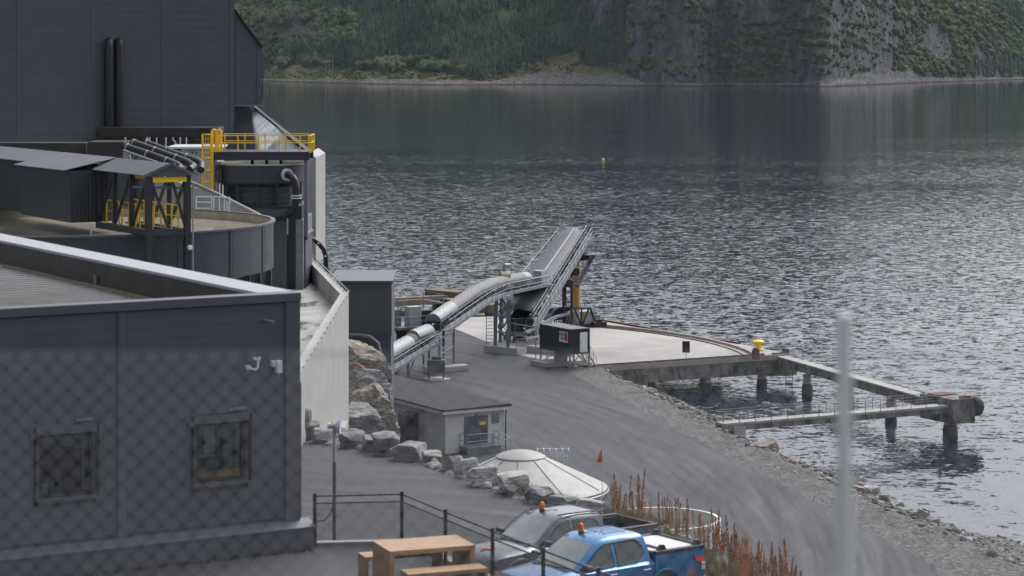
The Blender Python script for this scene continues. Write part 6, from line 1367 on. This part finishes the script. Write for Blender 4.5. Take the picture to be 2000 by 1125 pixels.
# ---------------------------------------------------------------- pickups
def pickup(name, label, loc, head, paint, kind):
    s = thing(name, label, 'pickup truck', loc, math.atan2(head.y, head.x), 'double cab pickups parked on the upper yard')
    st = [(2.66,.52,.60,.60,.50,.46,.66,.86,.93,.01),(2.58,.72,.78,.76,.62,.40,.66,.92,.99,.02),(2.42,.84,.88,.84,.70,.38,.68,.97,1.04,.03),(2.05,.89,.93,.89,.74,.38,.72,1.02,1.09,.035),(1.5,.89,.93,.90,.76,.38,.74,1.06,1.13,.035),(1.25,.89,.93,.91,.80,.38,.76,1.09,1.160,.02),(.2,.88,.93,.92,.84,.38,.78,1.10,1.165,.0),(-1.10,.88,.93,.92,.84,.38,.80,1.11,1.165,.0)]
    rings = []
    for x, wb, wm, ws, wt_, zb, zm, zs, ztp, cr in st:
        rings.append([(x,-wb,zb),(x,-wm,zm),(x,-wm+.005,zm+.12),(x,-ws,zs),(x,-wt_,ztp),(x,-wt_*.55,ztp+cr*.8),(x,0,ztp+cr),(x,wt_*.55,ztp+cr*.8),(x,wt_,ztp),(x,ws,zs),(x,wm-.005,zm+.12),(x,wm,zm),(x,wb,zb)])
    MB().loft(rings).build('body', paint, s, smooth=32)
    cabr = [(1.30,-1.10,.865,1.15,.10),(.92,-1.05,.80,1.43,.11),(.58,-.98,.735,1.69,.13),(.42,-.92,.68,1.79,.16),(.20,-.82,.57,1.835,.2),(-.0,-.70,.3,1.848,.15)]
    rings = []
    for xf, xr, w_, z, c in cabr:
        rings.append([(xr,-w_+c*.7,z),(xr+c*.4,-w_+.02,z),((xf+xr)/2,-w_,z),(xf-c*1.3,-w_+.015,z),(xf-c*.35,-w_+c*.9,z-.0),(xf+.03,0,z),(xf-c*.35,w_-c*.9,z),(xf-c*1.3,w_-.015,z),((xf+xr)/2,w_,z),(xr+c*.4,w_-.02,z),(xr,w_-c*.7,z),(xr-.01,0,z)])
    MB().loft(rings).build('cab', paint, s, smooth=40)
    def sy(z): 
        zs_ = [r[3] for r in cabr]; ws_ = [r[2] for r in cabr]; return float(np.interp(z, zs_, ws_))
    def fx(z): return float(np.interp(z, [r[3] for r in cabr], [r[0] for r in cabr]))
    # windscreen follows the front of the cab
    b = MB(); rings = []
    for z in (1.20, 1.34, 1.48, 1.60, 1.71):
        w_ = sy(z); x = fx(z); c = float(np.interp(z, [r[3] for r in cabr], [r[4] for r in cabr])); rings.append([(x-c*.35+.012, (-w_+c*.9)*.97, z), (x+.02, (-w_+c*.9)*.5, z+.002), (x+.042, 0, z+.004), (x+.02, (w_-c*.9)*.5, z+.002), (x-c*.35+.012, (w_-c*.9)*.97, z)])
    b.loft(rings, cap=False, closed=False).build('windscreen', M['carglass'], s, smooth=60)
    MB().beam((1.32,.1,1.19),(1.20,.62,1.21),.03,.02).beam((1.32,-.55,1.19),(1.28,.0,1.2),.03,.02).bx(1.2,1.38,-.7,.7,1.160,1.178).build('wiper', M['black'], s)
    for sg in (1, -1):
        def sp(x, z, o=.008): return (x, sg*(sy(z)+o-(.012 if x > .3 else 0)), z)
        for poly_, nm in (([(.94,1.19),(.50,1.56),(.34,1.66),(.12,1.70),(.06,1.18)], 'side_window'), ([(-.05,1.18),(.0,1.705),(-.60,1.69),(-.78,1.58),(-.86,1.38),(-.66,1.23)], 'side_window')):
            b = MB(); b.add([sp(x, z) for x, z in poly_], [tuple(range(len(poly_)))]); o = b.build(nm, M['sideglass'], s); 
            b = MB(); b.path([sp(x, z, .006) for x, z in poly_], .016 if kind == 'blue' else .01, 4, True); b.build('window_trim', M['black'], o)
        b = MB(); b.path([sp(.84, 1.30, .03), sp(.50, 1.60, .03), sp(.28, 1.71, .03), sp(-.6, 1.73, .03), sp(-.78, 1.64, .03)], .02 if kind == 'blue' else .004, 4); b.build('rain_guard', M['black'], s)
        b = MB()
        for x in (1.18, .02, -1.06):
            b.path([(x, sg*.928, .5),(x, sg*.934, .80),(x, sg*.924, 1.08)], .006, 4)
        b.build('door_seam', M['black'], s)
        for x in (.26, -.76): MB().path([(x+.02,sg*.93,1.0),(x,sg*.958,1.0),(x-.2,sg*.958,1.005),(x-.22,sg*.93,1.005)], .018, 6).build('door_handle', M['chrome'] if kind == 'blue' else M['trim'], s)
        mr = MB().bx(.92,1.08,min(sg*.90,sg*1.16),max(sg*.90,sg*1.16),1.17,1.34).build('mirror', M['black'], s, bevel=.04); MB().beam((1.0,sg*.84,1.18),(1.0,sg*.95,1.22),.08,.05).build('mirror_arm', M['black'], mr)
        for ax in (1.72, -1.42):
            b = MB(); b.tube((ax,sg*.86,.43),(ax,sg*.936,.43),.47,28); b.build('wheel_arch', M['black'], s)
            b = MB(); pr_ = [Vector((ax+.50*math.cos(a), sg*.935, .43+.50*math.sin(a))) for a in [math.pi*k/14-.1 for k in range(15)]]; b.path(pr_, .035, 6); b.build('arch_flare', paint, s, smooth=60)
            wl_ = MB().lathe((0,0,0), [(.26,-.12),(.36,-.125),(.39,-.09),(.395,0),(.39,.09),(.36,.125),(.26,.12)], 28); wl_.v = [(ax+v[0], sg*.85+v[2], .395+v[1]) for v in wl_.v]; wo = wl_.build('wheel', M['rubber'], s, smooth=40)
            rm = MB(); rm.tube((ax,sg*.86,.395),(ax,sg*.955,.395),.255,20)
            for k in range(6): a = 2*math.pi*k/6; rm.beam((ax,sg*.962,.395),(ax+.25*math.cos(a),sg*.962,.395+.25*math.sin(a)),.06,.02,Vector((0,1,0)))
            rm.build('rim', M['galvd'], wo)
        hl = MB(); hl.add([(2.44,sg*.86,.84),(2.585,sg*.74,.82),(2.64,sg*.56,.84),(2.62,sg*.56,.93),(2.54,sg*.73,.97),(2.36,sg*.865,.97)], [(0,1,2,3,4,5)]); o = hl.build('headlight', M['lamp'], s); o.modifiers.new('thick', 'SOLIDIFY').thickness = .03
        tl_ = MB().extr([(-2.64,sg*.90,1.12),(-2.30,sg*.935,1.16),(-2.34,sg*.94,1.05),(-2.52,sg*.935,.98),(-2.52,sg*.93,.78),(-2.64,sg*.89,.76)], (0,-sg*.02,0)); 
        tl_.v = [(v[0], v[1]+sg*.012, v[2]) for v in tl_.v]; o = tl_.build('tail_light', M['redlens'] if kind == 'blue' else M['greylens'], s)
        MB().bx(-2.645,-2.53,min(sg*.925,sg*.952),max(sg*.925,sg*.952),.80,.90).bx(-2.645,-2.53,min(sg*.925,sg*.952),max(sg*.925,sg*.952),.93,.98).build('white_lens', M['white'], o)
        # bed side
        pr2 = [(.88,.42),(.935,.76),(.935,.90),(.925,1.10),(.905,1.30),(.80,1.30),(.79,.80),(.79,.44)]
        b = MB(); b.loft([[(x, sg*y*(1 if x > -2.3 else .985), z) for y, z in pr2] for x in (-1.13, -1.6, -2.3, -2.64)]); b.build('bed_side', paint, s, smooth=35)
        MB().bx(-2.64,-1.13,min(sg*.79,sg*.93),max(sg*.79,sg*.93),1.302,1.345 if kind == 'grey' else 1.39).build('bed_rail', M['black'], s, bevel=.012)
        if kind == 'grey': MB().path([(.35,sg*.60,1.83),(.1,sg*.64,1.85),(-.7,sg*.62,1.84),(-.9,sg*.62,1.78)], .02, 6).path([(1.13,sg*.84,1.26),(.72,sg*.775,1.58),(.42,sg*.70,1.765),(-.1,sg*.67,1.80),(-.9,sg*.67,1.78)], .012, 5).build('roof_rail', M['black'], s)
    MB().bx(-2.66,-2.58,-.79,.79,.62,1.30).build('tailgate', paint, s, bevel=.015); MB().bx(-2.60,-2.56,-.79,.79,1.302,1.345).build('tailgate_cap', M['black'], s)
    MB().bx(-2.57,-1.16,-.785,.785,.72,.78).bx(-1.19,-1.135,-.785,.785,.5,1.32).bx(-2.57,-1.19,.70,.788,.78,1.29).bx(-2.57,-1.19,-.788,-.70,.78,1.29).bx(-2.579,-2.55,-.70,.70,.78,1.29).build('bed_liner', M['black'], s)
    MB().bx(-2.78,-2.62,-.86,.86,.42,.62).build('rear_bumper', M['black'], s, bevel=.03)
    MB().bx(2.60,2.70,-.60,.60,.44,.66).bx(2.655,2.70,-.46,.46,.70,.90).build('front_bumper', M['black'], s, bevel=.03)
    g = MB()
    for z in (.73, .80, .87): g.bx(2.70,2.715,-.44,.44,z,z+.03)
    g.bx(2.70,2.718,-.48,-.44,.70,.92).bx(2.70,2.718,.44,.48,.70,.92).build('grille', M['chrome'], s)
    bc = MB().lathe((.30,-.16,1.81), [(.0,.0),(.075,.0),(.075,.07)], 14); bo = bc.build('beacon', M['black'], s); MB().lathe((.30,-.16,1.88), [(.068,0),(.068,.10),(.055,.16),(.03,.185),(.0,.19)], 14).build('beacon_lens', M['orange'], bo, smooth=50)
    MB().path([(.30,-.16,1.82),(.1,.0,1.87),(-.05,.05,1.85)], .008, 4).build('beacon_cable', M['black'], s)
    if kind == 'blue':
        MB().bx(-2.50,-1.16,-.74,.74,1.345,1.375).build('bed_cover', M['cover2'], s)
        for x in (-1.42, -2.50): MB().bx(x-.03,x+.03,-.76,.76,1.376,1.42).extr([(x-.12,.74,1.376),(x+.14,.74,1.376),(x+.05,.74,1.50),(x-.05,.74,1.50)],(0,.1,0)).extr([(x-.12,-.84,1.376),(x+.14,-.84,1.376),(x+.05,-.84,1.50),(x-.05,-.84,1.50)],(0,.1,0)).build('load_bar', M['black'], s)
        for k in range(5): MB().bx(-.66,.0,-.32+.15*k,-.27+.15*k,1.84,1.856).build('roof_rib', paint, s)
        b = MB(); b.loft([[(2.665,-.50,.90),(2.665,.50,.90),(2.62,.56,1.0),(2.62,-.56,1.0)], [(2.52,-.66,.985),(2.52,.66,.985),(2.40,.72,1.085),(2.40,-.72,1.085)]]); b.build('bonnet_guard', M['black'], s)
        MB().tube((-1.35,.93,1.02),(-1.35,.937,1.02),.11,20).build('fuel_flap', paint, s)
    else:
        MB().bx(2.0,2.35,-.04,.10,1.122,1.128).bx(2.05,2.2,.05,.3,1.122,1.127).build('red_decal', M['decal'], s)
        fl = MB().tube((-1.18,.45,1.2),(-1.18,.45,3.42),.009,5).build('whip_pole', M['white'], s); MB().extr([(-1.18,.45,3.40),(-1.18,.45,3.02),(-1.10,.32,3.02),(-1.13,.38,3.22)], (.01,.01,0)).build('flag', M['redorange'], fl)
    return s
def m_paint(name, col, fl):
    m = mat(name, col, .28, .35, var=.05, scale=2, coat=.8); return m
M['carglass'] = mat('car_windscreen', (.21,.245,.235), .06, var=.25, scale=3, coat=.5, spec=.8); M['sideglass'] = mat('car_side_glass', (.075,.082,.08), .06, var=.2, scale=3, coat=.4)  # windscreen base kept pale to paint in the sky it reflects
M['chrome'] = mat('chrome', (.75,.76,.78), .12, 1, var=.03); M['lamp'] = mat('headlight_lens', (.42,.44,.46), .1, var=.3, scale=12, coat=.5)
M['redlens'] = mat('red_lens', (.55,.012,.012), .15, var=.1, coat=.5); M['greylens'] = mat('smoked_lens', (.20,.17,.17), .2, var=.2); M['cover2'] = mat('bed_cover_panel', (.62,.61,.60), .5, var=.08); M['decal'] = mat('red_decal', (.62,.12,.11), .5)
bp_ = m_paint('blue_metallic', (.018,.175,.40), 1); gp_ = m_paint('grey_metallic', (.115,.128,.148), 1)
hd = Vector((-.82, -.572, 0))
c1 = Vector((2.26, 61.2, 0)); c1.z = zy(0, c1.y); c2 = Vector((1.33, 65.55, 0)); c2.z = zy(0, c2.y)
for c_ in (c1, c2): c_ += hd*.2
tk1 = pickup('pickup_truck', 'bright blue pickup with white bed cover and orange roof beacon', c1, hd, bp_, 'blue')
tk2 = pickup('pickup_truck', 'grey pickup with open black bed, whip flag and orange roof beacon', c2, hd, gp_, 'grey')
tk1.scale = tk2.scale = (1.05,)*3

# ---------------------------------------------------------------- dock plants, grass
M['dock'] = mat('rusty_dock_seed', (.40,.165,.07), .9, var=.5, scale=9); M['dockstem'] = mat('dry_dock_stem', (.36,.22,.10), .9, var=.3, scale=5); M['grass'] = mat('grass_blade', (.13,.15,.035), .8, var=.45, scale=3, world=True)
def dock_plant(seed, h, label, group, loc, stems=None):
    r = random.Random(seed); s = thing('dock_plant', label, 'plant', loc, 0, group); st = MB(); sd = MB(); lf = MB()
    for k in range(stems or r.randint(2, 5)):
        b = Vector((r.uniform(-.1,.1), r.uniform(-.1,.1), 0)); hh = h*r.uniform(.55, 1.0); tip = b+Vector((r.uniform(-.13,.13), r.uniform(-.1,.1), hh)); mid = b.lerp(tip, .5)+Vector((r.uniform(-.03,.03),0,0)); st.path([b-ZU*.1, mid, tip], [.009,.007,.004], 4)
        n = int(210*hh)
        for i in range(n):
            f = r.uniform(.42, 1.0); q = mid.lerp(tip, (f-.5)*2) if f > .5 else b.lerp(mid, f*2); rad = .040*(1.08-f)*1.7*r.uniform(.1, 1)*(.6+.4*math.sin(f*40+k))+.007; a = r.uniform(0, 6.28); c = q+Vector((math.cos(a)*rad, math.sin(a)*rad, r.uniform(-.02,.04)))
            e = r.uniform(.008,.019); d1 = Vector((r.uniform(-1,1), r.uniform(-1,1), r.uniform(-1,1))).normalized()*e; d2 = Vector((r.uniform(-1,1), r.uniform(-1,1), r.uniform(-.3,1))).normalized()*e; sd.add([c-d1, c+d2, c+d1, c-d2], [(0,1,2,3)])
        for i in range(3):
            f = r.uniform(.25,.5); q = b.lerp(mid, f*2); a = r.uniform(0,6.28); e = q+Vector((math.cos(a)*.14, math.sin(a)*.14, .16)); st.path([q, e], .004, 3)
    for k in range(9):
        a = r.uniform(0,6.28); b = Vector((0,0,0)); e = Vector((math.cos(a)*.2, math.sin(a)*.2, r.uniform(.12,.3))); w_ = Vector((-math.sin(a), math.cos(a), 0))*.035; lf.add([b, b.lerp(e,.5)+w_, e, b.lerp(e,.5)-w_], [(0,1,2,3)])
    st.build('stem', M['dockstem'], s); sd.build('seed_foliage', M['dock'], s); lf.build('leaves', M['grass'], s); return s
rr = random.Random(12); protos = []
def bankpt(px, py, drop=0.0):
    q = yardpt(px, py); return q
spots = [(1202,1018,.95),(1206,1026,.95),(1212,1022,.9),(1228,1030,.6),(1238,1030,1.05),(1246,1034,1.0),(1254,1030,.7),(1262,1042,.9),(1270,1046,.85),(1292,1052,.85),(1306,1056,.9),(1314,1058,.75),(1325,1062,.65),(1334,1066,.8),(1345,1070,.7),(1352,1076,.95),(1364,1082,.9),(1372,1086,.7),(1380,1090,.8),(1394,1098,.95),(1402,1102,.85)]
spots2x = [(1410,1110,.7),(1432,1120,.8),(1452,1136,.75),(1480,1150,.9),(1486,1156,.7),(1506,1172,.9),(1520,1180,.75),(1548,1200,.9),(1562,1212,.75),(1406,1106,.9),(1440,1126,.9),(1474,1146,.85),(1412,1112,.9),(1437,1124,.8),(1457,1140,.95),(1467,1144,.8),(1494,1160,.9),(1503,1168,.8),(1527,1184,.95),(1536,1192,.85),(1553,1202,.9)]
lab1 = 'rust red dock plant with upright seed spikes on the bank behind the pickups'; lab2 = 'rust red dock plant lower down on the bank right of the blue pickup'
spots2 = [(1418,1118,.85),(1426,1122,1.0),(1444,1130,.95),(1462,1150,1.0),(1470,1152,.8),(1490,1160,1.05),(1498,1164,.95),(1512,1176,.85),(1532,1190,1.0),(1540,1196,1.05),(1556,1206,.8),(1572,1226,.95),(1584,1236,.7)]
for i, (px, py, h_) in enumerate(spots+spots2+spots2x):
    g1 = i < len(spots); q = yardpt(px, py); lb = lab1 if g1 else lab2; gr = 'dock plants behind the pickups' if g1 else 'dock plants right of the blue pickup'
    if i < 6: protos.append(dock_plant(40+i, 1.15, lb, gr, q)); protos[-1].scale = (h_*1.5,)*3
    else: dup(protos[i % 6], q, rr.uniform(0, 6.28), lb, gr, h_*1.5*rr.uniform(.6,1.1))
def grass_tuft(spots, name, n, hmin, hmax, rad, mt):
    b = MB(); r = random.Random(3)
    for q in spots:
        for k in range(n):
            a = r.uniform(0,6.28); p = Vector(q)+Vector((math.cos(a), math.sin(a), 0))*r.uniform(0, rad); h_ = r.uniform(hmin, hmax); e = p+Vector((r.uniform(-.4,.4)*h_, r.uniform(-.4,.4)*h_, h_)); w_ = Vector((math.cos(a), math.sin(a), 0))*.012; b.add([p-w_, p+w_, e], [(0,1,2)])
    struct(b.build(name, mt, origin=Vector(spots[0])), 'stuff')
tu = [be[k].lerp(be[k+1], f)+Vector((.3,.55,.0)) for k in range(4, 10) for f in (.0,.12,.25,.37,.5,.62,.75,.87)]
tu += [yardpt(px, py) for px, py in ((1030,962),(1045,966),(1060,972),(1075,976),(1090,982),(1105,986),(1195,1008),(1210,1012),(868,902),(876,904),(900,915),(1240,1034),(1260,1044),(1300,1060),(1340,1075),(1370,1090),(1395,1105),(1410,1118),(1430,1130),(1450,1145),(1475,1160),(1500,1170))]
grass_tuft(tu, 'bank_grass', 70, .12, .42, .35, M['grass'])
tu2 = [yardpt(px, py) for px in range(1190, 1560, 6) for py in ((px-1190)*.52+1020,)]
grass_tuft(tu2, 'dry_bank_grass', 60, .25, .7, .5, mat('dry_grass', (.26,.20,.075), .9, var=.5, scale=2, world=True))
q0 = Vector((co_ if False else 0, 0, 0))
for px, py in ((1240,756),(1300,776),(1330,790)):
    pass
grass_tuft([G(px, py, 1.2) for px, py in ((1228,752),(1234,754),(1285,768),(1290,770),(1297,772),(1325,780))], 'shore_grass', 60, .2, .6, .7, M['grass'])
grass_tuft([P(-40+6*k, 1092-6*k*.107+4, 46.6-.0*k) if False else (ob-U*(.15*k)-V*.36) for k in range(0, 46)], 'wall_foot_grass', 22, .03, .10, .12, mat('moss', (.07,.075,.03), .9, var=.5, scale=4, world=True))
# soil of the bank edge under the plants
# ---------------------------------------------------------------- fence and plants right in front of the photographer
YN = 6.0; px_n = 1649; pn = P(px_n, 612, YN)
s = thing('near_fence', 'blurred galvanised post and wire netting close in front of the viewer', 'fence', Vector((pn.x, YN, 33.9)))
MB().lathe((pn.x,YN,33.6), [(.019,0),(.019,pn.z-33.6-.004),(.014,pn.z-33.6)], 14, True).build('post', mat('old_galvanised', (.62,.68,.67), .6, 0, var=.08), s, world=True, smooth=50)
b = MB(); za_ = P(0,694,YN).z; b_h = 1.0; a = Vector((-2.2, YN+.03, za_-b_h)); c = Vector((2.2, YN+.03, za_-b_h)); chainlink(b, a, c, b_h, 0, .052, .0009)
b.build('netting', mat('netting_wire', (.80,.82,.84), .6, 0), s, world=True)
MB().tube((-2.2,YN+.03,za_),(2.2,YN+.03,za_),.0022,5).build('top_wire', M['galv'], s, world=True)
for i, (px, py, Y, hh) in enumerate(((1472,968,8.2,1.0),(1450,1072,8.5,.8))):
    q = P(px, py, Y); q.z -= hh
    dock_plant(90+i, hh, 'out of focus rust red dock spike rising close to the viewer', 'blurred dock plants near the viewer', q, 1)
